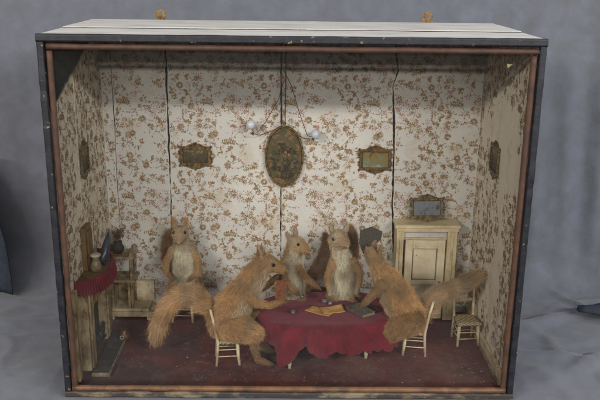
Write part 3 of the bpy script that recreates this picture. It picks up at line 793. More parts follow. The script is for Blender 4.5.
# cloth
NA = 720; V = []; F = []
ring_top = [0, .2, .4, .6, .75, .88, .96, 1.0]
def cl_noise(x, y): return .0007*fbm(x*40, y*40, 1)
def adiff(a, b): return abs((a-b+PI) % (2*PI)-PI)
V.append((TC.x, TC.y, TZ+.001)); rings = []
for q in ring_top[1:]:
    ids = []
    for k in range(NA):
        e = ell(2*PI*k/NA)*q; ids.append(len(V)); V.append((TC.x+e.x, TC.y+e.y, TZ+.001+abs(cl_noise(e.x, e.y))-(.0012 if q == 1.0 else 0)))
    rings.append(ids)
ND = 22
for j in range(1, ND+1):
    s_ = j/ND; ids = []
    for k in range(NA):
        a = 2*PI*k/NA; e = ell(a); d = e.normalized()
        dl_ = .052+.008*fbm(math.cos(a)*2.2, math.sin(a)*2.2, 4)
        dl_ += .024*math.exp(-(adiff(a, 3.98)/.17)**2)-.014*math.exp(-(adiff(a, 4.28)/.12)**2)+.010*math.exp(-(adiff(a, 4.62)/.16)**2)
        dl_ += .012*math.exp(-(adiff(a, 5.75)/.2)**2)
        dl_ -= .010*math.exp(-(adiff(a, 3.55)/.2)**2)
        sc_ = abs(math.sin(a*21+.5*math.sin(a*3)))**.6
        dl_ += .0070*sc_
        fold = .006*math.sin(a*9+1.5*math.sin(a*2))+.003*math.sin(a*17+2)+.004*fbm(math.cos(a)*9, math.sin(a)*9, 2)
        fold += .026*math.exp(-(adiff(a, 3.98)/.13)**2)-.016*math.exp(-(adiff(a, 4.25)/.10)**2)-.022*math.exp(-(adiff(a, 3.66)/.12)**2)
        out = .004+.010*(1-math.exp(-s_*4))+fold*s_**.8+.001*math.sin(a*44)*s_**3+.0012*fbm(math.cos(a)*30, s_*5, math.sin(a)*30)
        drop = dl_*(s_-.12*math.exp(-s_*6)+.12*0) if s_ > 0 else 0
        drop = dl_*s_
        ids.append(len(V)); V.append((TC.x+e.x+d.x*out, TC.y+e.y+d.y*out, TZ-.0008-drop+.0015*math.exp(-s_*9)))
    rings.append(ids)
for k in range(NA): F.append((0, rings[0][k], rings[0][(k+1) % NA]))
for a, b in zip(rings, rings[1:]):
    for k in range(NA): F.append((a[k], b[k], b[(k+1) % NA], a[(k+1) % NA]))
me = bpy.data.meshes.new('tablecloth'); me.from_pydata(V, [], F)
o = link('tablecloth', me, M['crimson'], smooth=True)
md = o.modifiers.new('thick', 'SOLIDIFY'); md.thickness = .0012; md.offset = -1
tag(o, 'crimson plush cloth with scalloped hem draped over the table', 'tablecloth')
TT = TZ+.0026

# things on the table
def sheet(cx, cy, ang, w_, l_, z, curl, label):
    bm = NB(); n = 8; g = []
    for i in range(n+1):
        row = []
        for k in range(n+1):
            u, v = i/n-.5, k/n-.5
            row.append(bm.verts.new((u*w_, v*l_, curl*(u*2)**2*.5+curl*.8*max(0, u+v-.4)**1.3*3+.0004*fbm(u*5, v*5, cx*50))))
        g.append(row)
    for i in range(n):
        for k in range(n): bm.faces.new((g[i][k], g[i+1][k], g[i+1][k+1], g[i][k+1])).smooth = True
    solid(bm, .0004)
    o = bm_link('paper_sheet', bm, M['sheet'], None, (cx, cy, z)); o.rotation_euler = (0, 0, ang)
    tag(o, label, 'paper', 'tan printed papers on the table')
sheet(.066, .178, -.55, .062, .034, TT+.0006, .002, 'tan printed sheet lying lowest and leftmost on the crimson cloth')
sheet(.094, .180, .22, .050, .038, TT+.0032, .003, 'tan printed sheet overlapping the lower sheet, nearer the grey book')
t = thing('book', 'grey clothbound book lying flat on the crimson cloth', 'book', (.157, .176, TT+.0004), -.98)
bm = NB(); box(bm, -.030, .030, -.018, .018, 0, .0012, .0003); box(bm, -.030, .030, -.018, .018, .0062, .0074, .0003); box(bm, -.030, .030, -.0192, -.0182, 0, .0074); bm_link('cover', bm, M['book'], t)
bm = NB(); box(bm, -.0285, .0285, -.0178, .0165, .0014, .006); bm_link('pages', bm, M['pages'], t)
bm = NB()
t = thing('folded_fan', 'long dark folded fan lying behind the grey book', 'fan', (.163, .224, TT+.0004), -1.02)
for k in range(5):
    bm = NB(); box(bm, -.062, .062, -.004, .004, .0012*k, .0012*k+.001, .0003, mtx=Matrix.Rotation(.018*(k-2), 4, 'Z')); bm_link('fan_blade', bm, M['dark_fan'], t)
for cx, cy, r_, h_, lab in ((.006, .163, .0055, .007, 'tiny glass tumbler near the left front rim of the table'), (.026, .250, .006, .008, 'tiny glass tumbler beside the paw of the squirrel on the left'),
                        (.078, .224, .0068, .006, 'wide tiny glass dish behind the tan papers'), (.090, .212, .0052, .007, 'tiny glass tumbler touching the papers'), (.135, .268, .0055, .006, 'tiny glass dish in front of the white bellied squirrel')):
    bm = NB(); lathe(bm, [(r_*.7, 0), (r_*.9, h_*.3), (r_, h_), (r_-.0007, h_), (r_*.8, h_*.35), (r_*.5, .001)], (0, 0, 0), 18)
    tag(bm_link('tumbler', bm, M['tumbler'], None, (cx, cy, TT+.0003)), lab, 'glass', 'tiny glasses on the table')

# card held by the left squirrel; grey fan held up on the right
bm = NB(); box(bm, -.0115, .0115, -.0006, .0006, -.021, .021, .0004)
o = bm_link('playing_card', bm, M['card'], None, (-.0205, .1235, .190)); o.rotation_euler = (0, .06, .15)
tag(o, 'brown card held upright between the paws of the left squirrel', 'card')
bm = NB(); pts = [(-.022, .026), (.004, .034), (.0285, .0225), (.026, .006), (.002, -.020), (-.014, -.028), (-.024, -.004)]
lo = [bm.verts.new((a, 0, b)) for a, b in pts]; bm.faces.new(lo)
solid(bm, .0022)
o = bm_link('fan', bm, M['grey_fan'], None, (.176, .226, .264)); o.rotation_euler = (-.1, 0, .1)
tag(o, 'grey ribbed fan with cut corners held up between the two right squirrels', 'fan')

# ------------------------------------------------------------------ fireplace on the left wall
t = thing('fireplace', 'cream and brown fireplace with slate hearth against the left side wall', 'fireplace', (-XI, .16, ZF))
def q(x0, x1, y0, y1, z0, z1): return (x0, x1, y0-.16, y1-.16, z0, z1)
bp('pilaster', M['fire_paint'], t, q(.0008, .010, .036, .058, .001, .20))
bp('pilaster', M['fire_paint'], t, q(.0008, .022, .082, .124, .001, .1995), q(.022, .026, .090, .102, .004, .1995), q(.022, .025, .108, .118, .004, .1995))
bp('pilaster', M['dirty_cream'], t, q(.0008, .022, .232, .268, .001, .1995), q(.022, .025, .240, .250, .004, .1995))
bp('pilaster', M['dirty_cream'], t, q(.0008, .014, .296, .320, .001, .170))
bp('fireback', M['dark_iron'], t, q(.0008, .004, .125, .231, .009, .1995), bev=0)
bp('frieze', M['dirty_cream'], t, q(.004, .020, .125, .231, .128, .1995))
bm = NB()
for k in range(6): tube(bm, [(.014, .138+.017*k-.16, .010), (.020+.003*math.sin(k), .138+.017*k-.16, .034), (.016, .138+.017*k-.16, .052)], .0018, 6)
for z in (.016, .046): tube(bm, [(.017, .13-.16, z), (.019, .226-.16, z)], .0018, 6)
bm_link('grate', bm, M['dark_iron'], t)
hb = bp('hearth_slab', M['stone'], t, q(.0268, .062, .062, .262, .001, .0085))
bp('slab_edging', M['slab_edge'], hb, q(.0624, .0652, .062, .262, .001, .0095), q(.0268, .0652, .0575, .0616, .001, .0095))
def half_shelf(a, ext=.046, y0=.078, y1=.262):
    return (.001+ext*math.sin(a)**.7, (y0+y1)/2-(y1-y0)/2*math.cos(a)-.16)
bm = NB(); n = 30; zz = .200
lo = [bm.verts.new((*half_shelf(PI*k/n), zz)) for k in range(n+1)]; hi = [bm.verts.new((*half_shelf(PI*k/n), zz+.006)) for k in range(n+1)]
for k in range(n): bm.faces.new((lo[k], lo[k+1], hi[k+1], hi[k]))
bm.faces.new(lo); bm.faces.new(hi); bm.faces.new((lo[0], hi[0], hi[-1], lo[-1])); bm_link('mantel_shelf', bm, M['old_wood'], t)
# overmantel post
bp('overmantel', M['old_wood'], t, q(.0008, .011, .142, .190, .2075, .302), q(.011, .015, .150, .182, .2075, .292))
# crimson fringed valance
V = []; F = []; n = 420; nd = 10
for k in range(n+1):
    a = PI*k/n; x, y = half_shelf(a, .050, .070, .268)
    for j in range(nd+1):
        s_ = j/nd; rf = .0035*math.sin(a*60)*(.3+s_)+.002*fbm(a*30, s_*3)
        nx, ny = math.sin(a), -math.cos(a)
        dr = .031*s_+.003*math.sin(a*60+1)*s_**2+.003*fbm(a*12, 3)*s_
        V.append((x+nx*(rf+.006*s_), y+ny*(rf+.006*s_), .2135-dr-.004*math.sin(a)*1))
for k in range(n):
    for j in range(nd): b = k*(nd+1)+j; F.append((b, b+1, b+nd+2, b+nd+1))
me = bpy.data.meshes.new('valance'); me.from_pydata(V, [], F)
o = link('mantel_valance', me, M['crimson'], None, (-XI, .16, ZF), smooth=True); md = o.modifiers.new('t', 'SOLIDIFY'); md.thickness = .0014
tag(o, 'crimson ruffled valance hanging round the mantel shelf', 'valance')
ms = ZF+zz+.0062
bm = NB(); lathe(bm, [(.007, 0), (.0115, .006), (.012, .016), (.009, .024), (.007, .030), (.009, .036)], seg=20)
t = bm_link('jar', bm, M['jar'], None, (-XI+.030, .140, ms)); tag(t, 'small cream jar with white lid on the crimson draped mantel', 'jar')
bm = NB(); lathe(bm, [(.0105, .0362), (.012, .038), (.011, .041), (.004, .043)], seg=20); bm_link('lid', bm, M['white_glaze'], t)
bm = NB(); tube(bm, [(0, 0, 0), (.001, .002, .008), (.003, .010, .026), (.006, .022, .050), (.008, .030, .064)], [.010, .0115, .010, .006, .0025], 14)
tag(bm_link('horn_vase', bm, M['blue_vase'], None, (-XI+.034, .185, ms)), 'dark blue pointed horn vase leaning on the mantel', 'vase')
bm = NB(); lathe(bm, [(.009, 0), (.012, .006), (.012, .016), (.007, .022), (.008, .028)], seg=20)
t = bm_link('brass_pot', bm, M['brass'], None, (-.385, .228, ZF+.0012)); tag(t, 'small brass pot with pale ring beside the hearth', 'pot')
bm = NB(); bmesh.ops.create_circle(bm, segments=16, radius=.004)
pts = [(.0042*math.cos(2*PI*k/16)-.003, -.0128, .013+.0042*math.sin(2*PI*k/16)) for k in range(17)]
bm.free(); bm = NB(); tube(bm, pts, .0009, 6, False); bm_link('ring', bm, M['white_glaze'], t)

# ------------------------------------------------------------------ whatnot shelves, left back corner
t = thing('shelf_stand', 'grimy cream stand of open shelves in the left back corner', 'shelf', (-.397, .362, ZF))
for x in (-.044, .010):
    for y in (-.020, .030):
        bm = NB(); tube(bm, [(x, y, .03), (x, y, .06), (x, y, .10), (x, y, .14), (x, y, .178)], [.0032, .0042, .003, .004, .003], 8); bm_link('post', bm, M['dirty_cream'], t)
for z, x1 in ((.160, .018), (.100, .020)): bp('shelf_board', M['dirty_cream'], t, (-.048, x1, -.026, .035, z, z+.006))
bp('base', M['cream'], t, (-.048, .058, -.030, .035, .012, .024), (-.047, .050, -.026, .035, .0242, .032), (-.046, -.036, -.024, -.012, .001, .0118), (.044, .054, -.024, -.012, .001, .0118))
bp('cupboard_box', M['dirty_cream'], t, (-.040, -.034, -.022, .032, .0322, .0998), (.000, .006, -.022, .032, .0322, .0998), (-.0338, -.0002, .028, .032, .0322, .0998))
bp('back_panel', M['cream'], t, (.012, .056, .024, .030, .0322, .085))
bm = NB(); lathe(bm, [(.008, 0), (.014, .008), (.015, .016), (.010, .025), (.011, .030)], seg=20)
t2 = bm_link('dark_pot', bm, M['dark_iron'], None, (-.420, .364, ZF+.1662)); tag(t2, 'dark round pot of dried stems on top of the shelf stand', 'pot')
bm = NB(); rr = random.Random(3)
for k in range(46):
    a = rr.uniform(-.5, PI*.9); l_ = rr.uniform(.02, .05); sp = rr.uniform(.2, 1.1)
    p = Vector((0, 0, .026)); pts = [p.copy()]
    for j in range(4): p = p+Vector((math.cos(a)*sp*.45, -abs(math.sin(a))*sp*.15, 1-.22*j*sp))*l_/4; pts.append(p.copy())
    tube(bm, pts, [.0007, .0007, .0006, .0005, .0003], 4)
    for _ in range(9):
        b = pts[rr.randint(2, 4)]+Vector([rr.gauss(0, .0035) for _ in range(3)]); d = Vector([rr.gauss(0, 1) for _ in range(3)]).normalized()*.0032; e = d.cross(Vector((.3, .5, .8))).normalized()*.0012
        bm.faces.new([bm.verts.new(b+d), bm.verts.new(b+e), bm.verts.new(b-d), bm.verts.new(b-e)])
bm_link('dried_stems', bm, M['dry'], t2, recalc=False)

# ------------------------------------------------------------------ squirrels
GING = np.array(lin(198, 156, 108)[:3]); GING2 = np.array(lin(168, 130, 90)[:3]); GREY = np.array(lin(152, 134, 110)[:3])
BELLY = np.array(lin(226, 214, 184)[:3]); RUST = np.array(lin(162, 120, 82)[:3]); DUSK = np.array(lin(140, 112, 88)[:3])
def vnoise(P, f, seed):
    return np.array([noise.noise(Vector((p[0]*f+seed, p[1]*f, p[2]*f))) for p in P])
def squirrel(label, base, chains, front, eyes, nose, nstr, seed):
    """chains: list of dict(p=[(x,y,z,r)...], L=fur length, a=back colour, b=front colour, k=lie (0 flat..1 upright))"""
    t = thing('squirrel', label, 'squirrel', base, 0, 'stuffed squirrels of the card party')
    B = Vector(base); bm = NB(); segs = []
    for c in chains:
        P = [Vector(p[:3]) for p in c['p']]; Rr = [p[3]*((.92 if p[3] > .025 else .86) if p[3] > .007 and not c.get('h') else 1) for p in c['p']]
        for i in range(len(P)-1):
            segs.append((P[i], P[i+1], Rr[i], Rr[i+1], c))
            d = (P[i+1]-P[i]).length; n = max(2, int(d/(min(Rr[i], Rr[i+1])*.28+.0003)))
            for k in range(n+1):
                f = k/n; r_ = Rr[i]*(1-f)+Rr[i+1]*f
                rr = bmesh.ops.create_icosphere(bm, subdivisions=2, radius=r_)
                bmesh.ops.translate(bm, vec=P[i].lerp(P[i+1], f)-B, verts=rr['verts'])
    me = bpy.data.meshes.new('tmp'); bm.to_mesh(me); bm.free()
    tmp = bpy.data.objects.new('tmp', me); COL.objects.link(tmp)
    m = tmp.modifiers.new('r', 'REMESH'); m.mode = 'VOXEL'; m.voxel_size = .0017
    m = tmp.modifiers.new('s', 'SMOOTH'); m.factor = .5; m.iterations = 5
    dg = bpy.context.evaluated_depsgraph_get(); dg.update()
    bme = bpy.data.meshes.new_from_object(tmp.evaluated_get(dg)); bme.name = 'squirrel_body'
    bpy.data.objects.remove(tmp); bpy.data.meshes.remove(me)
    body = link('body', bme, M['skin'], t, smooth=True)
    nv = len(bme.vertices); co = np.empty(nv*3); bme.vertices.foreach_get('co', co); co = co.reshape(-1, 3)+np.array(B)
    no = np.empty(nv*3); bme.vertices.foreach_get('normal', no); no = no.reshape(-1, 3)
    A0 = np.array([s_[0] for s_ in segs]); A1 = np.array([s_[1] for s_ in segs]); R0_ = np.array([s_[2] for s_ in segs]); R1_ = np.array([s_[3] for s_ in segs])
    CA = np.array([s_[4].get('a', GING) for s_ in segs]); CB = np.array([s_[4].get('b', s_[4].get('a', GING)) for s_ in segs])
    LL = np.array([s_[4].get('L', .010) for s_ in segs]); KK = np.array([s_[4].get('k', .35) for s_ in segs])
    fr = np.array(front)/np.linalg.norm(front)
    def query(Q, N):
        d = A1-A0; dd = (d*d).sum(1)+1e-12
        tt = np.clip(((Q[:, None]-A0)*d).sum(2)/dd, 0, 1)
        C = A0+tt[..., None]*d; dist = np.linalg.norm(Q[:, None]-C, axis=2)-(R0_+(R1_-R0_)*tt)
        i = dist.argmin(1)
        wgt = np.exp(-np.maximum(dist-dist.min(1)[:, None], 0)/.004); wgt /= wgt.sum(1)[:, None]
        fl = wgt@(d/np.sqrt(dd)[:, None])
        m_ = np.clip((N@fr-.12)/.35, 0, 1)[:, None]
        col = (wgt@CA)*(1-m_)+(wgt@CB)*m_
        return fl, wgt@LL, wgt@KK, col
    _, _, _, vc = query(co, no)
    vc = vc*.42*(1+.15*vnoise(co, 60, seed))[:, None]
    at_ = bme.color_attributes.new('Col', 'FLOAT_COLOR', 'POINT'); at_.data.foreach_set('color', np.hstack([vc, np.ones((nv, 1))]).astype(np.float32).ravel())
    # strands
    bme.calc_loop_triangles(); nt = len(bme.loop_triangles); tv = np.empty(nt*3, dtype=np.int32); bme.loop_triangles.foreach_get('vertices', tv); tv = tv.reshape(-1, 3)
    ar = np.linalg.norm(np.cross(co[tv[:, 1]]-co[tv[:, 0]], co[tv[:, 2]]-co[tv[:, 0]]), axis=1)
    cen = co[tv].mean(1); _, l0, _, _ = query(cen, no[tv[:, 0]])
    ar = ar*(1+np.clip(l0-.012, 0, 1)*330)
    g = np.random.default_rng(seed+100)
    ti = g.choice(nt, nstr, p=ar/ar.sum()); u = g.random((nstr, 1)); v = g.random((nstr, 1)); sw = (u+v) > 1; u = np.where(sw, 1-u, u); v = np.where(sw, 1-v, v)
    P = co[tv[ti, 0]]*(1-u-v)+co[tv[ti, 1]]*u+co[tv[ti, 2]]*v
    N = no[tv[ti, 0]]*(1-u-v)+no[tv[ti, 1]]*u+no[tv[ti, 2]]*v; N /= np.linalg.norm(N, axis=1)[:, None]+1e-9
    keep = np.ones(nstr, bool)
    for e in eyes: keep &= np.linalg.norm(P-np.array(e[:3]), axis=1) > .0056
    if nose is not None: keep &= np.linalg.norm(P-np.array(nose), axis=1) > .0065
    P, N = P[keep], N[keep]; ns = len(P)
    fl, ln, kk, col = query(P, N)
    tang = fl-(fl*N).sum(1)[:, None]*N; tang /= np.linalg.norm(tang, axis=1)[:, None]+1e-6
    # clumping: shared jitter from low frequency noise
    cl = np.stack([vnoise(P, 130, seed+k*17) for k in range(3)], 1)*.45+np.stack([vnoise(P, 45, seed+50+k*17) for k in range(3)], 1)*.6
    jit = g.normal(0, .34, (ns, 3))+cl
    D0 = tang*(1-kk[:, None])+N*(kk[:, None]+.12)+jit*.55; D0 /= np.linalg.norm(D0, axis=1)[:, None]
    D1 = tang*1.0+N*.15*kk[:, None]+jit*.75+np.array([0, 0, -.25]); D1 /= np.linalg.norm(D1, axis=1)[:, None]
    guard = g.random(ns) < .09
    Ls = (ln*g.uniform(.55, 1.15, ns)*np.where(guard, 1.45, 1))[:, None]; D0 = D0+N*(guard*.45)[:, None]; D0 /= np.linalg.norm(D0, axis=1)[:, None]
    side = np.cross(D0, g.normal(0, 1, (ns, 3))); side /= np.linalg.norm(side, axis=1)[:, None]+1e-9
    wd = (.00015+.005*ln)[:, None]*g.uniform(.7, 1.3, (ns, 1))*.85
    p0 = P-N*.0008; p1 = p0+D0*Ls*.45; p2 = p1+(D0*.3+D1*.7)*Ls*.35; p3 = p2+D1*Ls*.25
    VV = np.stack([p0-side*wd, p0+side*wd, p1-side*wd*.9, p1+side*wd*.9, p2-side*wd*.55, p2+side*wd*.55, p3], 1)-np.array(B)
    bse = (np.arange(ns)*7)[:, None]
    quads = np.concatenate([bse+np.array([[0, 1, 3, 2]]), bse+np.array([[2, 3, 5, 4]])]); tris = bse+np.array([[4, 5, 6]])
    fm = bpy.data.meshes.new('squirrel_fur'); nq, ntr = len(quads), len(tris)
    fm.vertices.add(ns*7); fm.vertices.foreach_set('co', VV.astype(np.float32).ravel())
    fm.loops.add(nq*4+ntr*3); fm.loops.foreach_set('vertex_index', np.concatenate([quads.ravel(), tris.ravel()]).astype(np.int32))
    fm.polygons.add(nq+ntr); st = np.concatenate([np.arange(nq)*4, nq*4+np.arange(ntr)*3]).astype(np.int32)
    fm.polygons.foreach_set('loop_start', st)
    fm.update(calc_edges=True); fm.validate()
    big = vnoise(P, 30, seed+9)*.38+vnoise(P, 110, seed+12)*.28
    cc = col*(1+big+g.normal(0, .2, ns))[:, None]
    gr = np.clip(vnoise(P, 25, seed+31)*1.4, 0, .5)[:, None]
    cc = np.clip(cc*(1-gr)+GREY*gr*.95, .01, .9)
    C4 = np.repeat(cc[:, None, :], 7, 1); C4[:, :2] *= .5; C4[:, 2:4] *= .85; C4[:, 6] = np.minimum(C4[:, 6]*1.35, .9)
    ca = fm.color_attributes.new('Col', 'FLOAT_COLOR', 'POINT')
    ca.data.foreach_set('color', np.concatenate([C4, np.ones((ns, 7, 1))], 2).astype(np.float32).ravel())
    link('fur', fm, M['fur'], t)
    for e in eyes:
        bm = NB(); sphere(bm, Vector(e[:3])-B, .0040); bm_link('eye', bm, M['eye'], t)
        hc = Vector(chains[0]['p'][0][:3]); bm = NB(); sphere(bm, Vector(e[:3]).lerp(hc, .10)-B, .0047); bm_link('eyelid', bm, M['eye_ring'], t)
    if nose is not None:
        hd = Vector(chains[0]['p'][0][:3]); nv3 = Vector(nose); ax = (nv3-hd).normalized(); lat = ax.cross(Vector((0, 0, 1))).normalized(); bm = NB(); rw = random.Random(seed)
        for sg in (-1, 1):
            for k in range(6):
                p = nv3-ax*.004+lat*sg*.004+Vector((0, 0, rw.uniform(-.002, .002))); d = (lat*sg*rw.uniform(.7, 1)+ax*rw.uniform(-.3, .6)+Vector((0, 0, rw.uniform(-.5, .25)))).normalized(); l_ = rw.uniform(.012, .022)
                tube(bm, [p-B, p+d*l_*.5-B, p+d*l_+Vector((0, 0, -.002))-B], [.00018, .00014, .00007], 4)
        bm_link('whiskers', bm, M['whisker'], t, recalc=False)
        bm = NB(); sphere(bm, Vector(nose)-B, .0022, (1, 1, .8)); bm_link('nose', bm, M['nose'], t)
    return t

def ear(p, q, r=.0062, a=None, w=None):
    """a pointed, tufted ear"""
    P, Q = Vector(p), Vector(q); Mi = P.lerp(Q, .5)
    return [dict(p=[(*P, r*1.0), (*P.lerp(Q, .4), r*.85), (*P.lerp(Q, .82), .0016)], h=1, L=.0075, a=RUST if a is None else a, b=BELLY*.6+RUST*.4 if a is None else a, k=.15)]
def paw(wr, tip, spread, up=(0, 0, 1), a=None):
    """wrist to knuckles, then separate digits and a thumb"""
    wr, tip = Vector(wr), Vector(tip); d = tip-wr; sp = Vector(spread).normalized(); u = Vector(up).normalized(); L = d.length
    a = RUST*.8 if a is None else a; out = []
    kn = wr+d*.45
    out.append(dict(p=[(*wr, .0052), (*kn, .0052)], L=.0035, a=a))
    for i, (o, l) in enumerate(((-1.35, .85), (-.45, 1.0), (.45, .97), (1.35, .8))):
        b = kn+sp*o*.0027; m_ = b+d*.32*l+sp*o*.0006+u*.0012; e = b+d*.58*l+sp*o*.001-u*.0014
        out.append(dict(p=[(*b, .0020), (*m_, .0018), (*e, .0012)], L=.0018, a=a))
    b = wr+d*.2+sp*.0036; out.append(dict(p=[(*b, .0019), (*(b+d*.25+sp*.004), .0013)], L=.0015, a=a))
    return out

# --- left squirrel, seated, side view, facing right
ch = [dict(p=[(-.056, .143, .2430, .0250), (-.074, .143, .220, .026), (-.094, .142, .188, .031), (-.124, .140, .147, .041), (-.141, .138, .106, .042)], L=.0108, k=.36, a=GING, b=BELLY*.55+GING*.45),
      dict(p=[(-.052, .143, .2430, .0205), (-.034, .141, .2370, .0155), (-.0165, .140, .2285, .0092)][::-1], h=1, L=.0036, a=GING, b=GING),
      dict(p=[(-.128, .112, .108, .031), (-.100, .103, .106, .029), (-.076, .104, .096, .021)], L=.0108, k=.36, a=GING),
      dict(p=[(-.076, .106, .092, 0.0145), (-.078, .110, .062, 0.0102), (-.070, .110, .030, 0.0072), (-.048, .110, .0215, 0.0056)], L=0.006, a=GING2),
      dict(p=[(-.128, .166, .108, .028), (-.088, .172, .104, .024), (-.070, .172, .090, .016), (-.072, .170, .040, .010), (-.045, .170, .0215, .006)], L=.0085, a=GING2),
      dict(p=[(-.092, .118, .188, 0.0133), (-.072, .110, .163, 0.0105), (-.045, .112, .158, 0.0082), (-.018, .126, .160, 0.0059)], L=0.0052, a=GING),
      dict(p=[(-.092, .162, .186, 0.0125), (-.066, .172, .170, 0.0094), (-.045, .170, .185, 0.0070), (-.036, .168, .196, 0.0056)], L=0.0052, a=GING2),
      dict(p=[(-.155, .140, .112, .014), (-.178, .143, .142, .008), (-.203, .147, .163, .006), (-.230, .149, .167, .005), (-.256, .150, .153, .005), (-.277, .150, .122, .0045), (-.291, .150, .086, .0035), (-.298, .15, .062, .0025)], L=.026, a=GING*.9+BELLY*.12, b=GING, k=.65)]
ch += ear((-.063, .133, .257), (-.071, .130, .287))+ear((-.060, .153, .257), (-.064, .158, .285))
ch += paw((-.016, .127, .160), (.002, .136, .157), (0, -1, .15))+paw((-.036, .168, .197), (-.026, .167, .208), (-.3, -1, .2))
ch += paw((-.050, .110, .0215), (-.030, .110, .0185), (0, 1, 0))+paw((-.047, .170, .0215), (-.027, .170, .0185), (0, 1, 0))
squirrel('ginger squirrel in profile seated left of the table holding a brown card', (-.12, .14, ZF), ch, (.85, -.05, -.1), [(-.0370, .1245, .2450)], (-.0085, .140, .2265), 125000, 3)

# --- standing squirrel against the back wall
ch = [dict(p=[(-.262, .326, .247, .0205), (-.260, .330, .224, .021), (-.257, .334, .200, .028), (-.255, .338, .158, .032), (-.254, .342, .115, .032)], L=.0102, k=.36, a=GING*.7+GREY*.2, b=BELLY),
      dict(p=[(-.262, .301, .2335, .0085), (-.262, .310, .2390, .0135), (-.262, .322, .246, .019)], h=1, L=.0036, a=GING, b=GING*.8+BELLY*.2),
      dict(p=[(-.281, .326, .204, 0.0109), (-.296, .316, .178, 0.0090), (-.296, .304, .155, 0.0066), (-.286, .296, .148, 0.0056)], L=0.0052, a=GING),
      dict(p=[(-.234, .326, .204, 0.0109), (-.219, .316, .176, 0.0090), (-.221, .304, .152, 0.0066), (-.232, .296, .146, 0.0056)], L=0.0052, a=GING),
      dict(p=[(-.274, .334, .112, .024), (-.282, .318, .100, .018), (-.278, .318, .086, .010), (-.277, .300, .079, .0055)], L=.009, a=GING),
      dict(p=[(-.234, .334, .112, .024), (-.228, .318, .100, .018), (-.232, .318, .086, .010), (-.233, .300, .079, .0055)], L=.009, a=GING),
      dict(p=[(-.262, .368, .105, .014), (-.288, .375, .130, .011), (-.302, .377, .165, .010), (-.303, .377, .198, .008), (-.298, .375, .225, .004)], L=.016, a=GING2*.9+GREY*.1, k=.5)]
ch += ear((-.275, .331, .262), (-.283, .333, .288), a=GING)+ear((-.250, .331, .262), (-.245, .334, .285), a=GING)
ch += paw((-.287, .297, .148), (-.275, .291, .139), (0, .3, 1), (0, -1, 0))+paw((-.231, .297, .146), (-.243, .291, .137), (0, .3, -1), (0, -1, 0))
ch += paw((-.277, .302, .079), (-.277, .286, .0765), (1, 0, 0))+paw((-.233, .302, .079), (-.233, .286, .0765), (1, 0, 0))
squirrel('pale bellied squirrel standing upright against the back wall, left of the others', (-.255, .34, ZF+.06), ch, (.05, -1, .1), [(-.2745, .3115, .2515), (-.2495, .3115, .2515)], (-.262, .2935, .2310), 80000, 12)

# --- behind the table, facing right
ch = [dict(p=[(.011, .253, .2465, .0235), (.005, .258, .222, .020), (.001, .262, .195, .026), (.000, .268, .155, .033), (.000, .274, .108, .034)], L=.0102, k=.36, a=GING*.8+GREY*.15, b=BELLY*.75+GREY*.15),
      dict(p=[(.037, .2375, .2350, .0085), (.028, .2425, .2405, .0135), (.015, .251, .2455, .019)], h=1, L=.0036, a=GING, b=GING),
      dict(p=[(.016, .244, .196, 0.0101), (.034, .228, .176, 0.0082), (.050, .218, .165, 0.0062), (.058, .212, .160, 0.0056)], L=0.0052, a=GING2),
      dict(p=[(-.016, .245, .196, 0.0101), (-.012, .225, .170, 0.0082), (.002, .214, .152, 0.0062), (.010, .210, .146, 0.0056)], L=0.0052, a=GING),
      dict(p=[(.018, .262, .105, .022), (.026, .240, .100, .018), (.022, .242, .084, .009), (.024, .228, .078, .0055)], L=.008, a=GING),
      dict(p=[(-.018, .262, .105, .022), (-.016, .240, .100, .018), (-.016, .242, .084, .009), (-.014, .228, .078, .0055)], L=.008, a=GING),
      dict(p=[(.020, .300, .108, .014), (.045, .305, .140, .011), (.066, .302, .175, .009), (.077, .298, .212, .006), (.080, .295, .240, .004), (.079, .294, .254, .003)], L=.014, a=DUSK, b=RUST*.5+DUSK*.5, k=.4)]
ch += ear((-.001, .250, .260), (-.014, .247, .278))+ear((.010, .263, .263), (.010, .268, .288))
ch += paw((.057, .213, .161), (.069, .205, .156), (.3, 1, 0))+paw((.009, .211, .147), (.021, .203, .142), (.3, 1, 0))
squirrel('squirrel behind the table with grey chest, looking right', (0, .27, ZF+.06), ch, (.45, -.9, 0), [(.0165, .2360, .2515)], (.0425, .2335, .2345), 80000, 23)

# --- behind the table, white belly, facing the viewer
ch = [dict(p=[(.108, .257, .2590, .0250), (.113, .261, .232, .021), (.119, .265, .198, .028), (.121, .270, .155, .036), (.122, .276, .110, .036)], L=.0102, k=.36, a=GING, b=BELLY),
      dict(p=[(.1250, .2365, .2520, .0088), (.120, .241, .2545, .0140), (.112, .251, .2575, .0200)], h=1, L=.0036, a=GING, b=GING*.85+BELLY*.15),
      dict(p=[(.096, .246, .204, 0.0109), (.084, .232, .178, 0.0086), (.086, .216, .160, 0.0066), (.089, .210, .152, 0.0056)], L=0.0052, a=GING),
      dict(p=[(.143, .250, .206, 0.0117), (.158, .236, .186, 0.0086), (.156, .220, .166, 0.0066), (.150, .210, .156, 0.0056)], L=0.0052, a=GING),
      dict(p=[(.140, .262, .110, .024), (.146, .242, .100, .018), (.142, .242, .084, .009), (.142, .228, .078, .0055)], L=.009, a=GING),
      dict(p=[(.104, .262, .110, .024), (.098, .242, .100, .018), (.102, .242, .084, .009), (.102, .228, .078, .0055)], L=.009, a=GING),
      dict(p=[(.130, .304, .110, .014), (.142, .312, .150, .011), (.146, .312, .195, .010), (.146, .306, .235, .008), (.143, .300, .258, .006), (.139, .297, .272, .003)], L=.014, a=RUST*.9+DUSK*.2, k=.45)]
ch += ear((.094, .262, .275), (.087, .265, .296))+ear((.123, .265, .275), (.128, .268, .296))
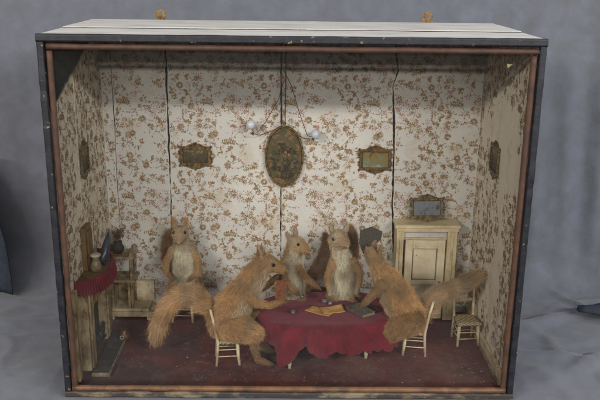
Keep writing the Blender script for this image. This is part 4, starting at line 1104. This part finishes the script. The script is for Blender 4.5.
ch += paw((.089, .211, .153), (.089, .203, .140), (1, 0, 0), (0, -1, 0), BELLY*.8)+paw((.151, .211, .157), (.146, .203, .145), (1, 0, 0), (0, -1, 0), BELLY*.7)
squirrel('ginger squirrel with white belly behind the table, facing the viewer', (.12, .275, ZF+.06), ch, (.12, -1, 0), [(.0965, .2400, .2640), (.1260, .2480, .2640)], (.1275, .2285, .2500), 88000, 34)

# --- right squirrel seated, leaning to the table with its back to us, bushy tail right
ch = [dict(p=[(.183, .174, .2420, .0215), (.194, .173, .218, .021), (.212, .170, .192, .031), (.236, .167, .155, .039), (.262, .165, .112, .040)], L=.0108, k=.36, a=GING*.9+GREY*.06, b=GING*.6+BELLY*.3),
      dict(p=[(.167, .172, .2640, .0080), (.172, .173, .257, .0125), (.180, .174, .246, .0175)], h=1, L=.0040, a=GING*.8+BELLY*.1),
      dict(p=[(.266, .140, .110, .031), (.240, .133, .100, .028), (.218, .134, .092, .018), (.232, .138, .074, .010), (.212, .136, .066, .006)], L=.0102, k=.36, a=GING2),
      dict(p=[(.264, .192, .108, .028), (.232, .198, .102, .022), (.215, .197, .092, .014), (.228, .196, .074, .009), (.208, .194, .066, .006)], L=.009, a=GING2),
      dict(p=[(.198, .146, .196, 0.0125), (.178, .132, .176, 0.0094), (.164, .132, .160, 0.0070), (.156, .134, .152, 0.0056)], L=0.0052, a=DUSK*.4+GING*.6),
      dict(p=[(.194, .196, .202, 0.0117), (.182, .214, .214, 0.0086), (.178, .226, .232, 0.0066), (.176, .229, .245, 0.0056)], L=0.0052, a=GING*.8+BELLY*.15),
      dict(p=[(.288, .170, .110, .016), (.308, .180, .136, .010), (.330, .190, .152, .007), (.356, .198, .162, .006), (.384, .203, .172, .005), (.408, .206, .184, .004), (.420, .208, .192, .0025)], L=.023, a=GREY*.95+GING*.35, b=GREY*1.0+GING*.3, k=.65)]
ch += ear((.191, .165, .255), (.196, .162, .284), a=GING*.8+BELLY*.15)+ear((.183, .186, .257), (.184, .190, .280))
ch += paw((.157, .134, .153), (.148, .135, .142), (0, 1, 0), (-1, 0, 0))+paw((.176, .229, .246), (.173, .2335, .258), (1, 0, 0), (0, -1, 0), BELLY*.8)
ch += paw((.213, .136, .067), (.197, .136, .0635), (0, 1, 0))
squirrel('squirrel seated on the right with its back turned and a bushy tail spread right', (.26, .165, ZF+.05), ch, (-.8, .3, -.3), [(.1705, .1655, .2575)], (.163, .1715, .2705), 125000, 45)
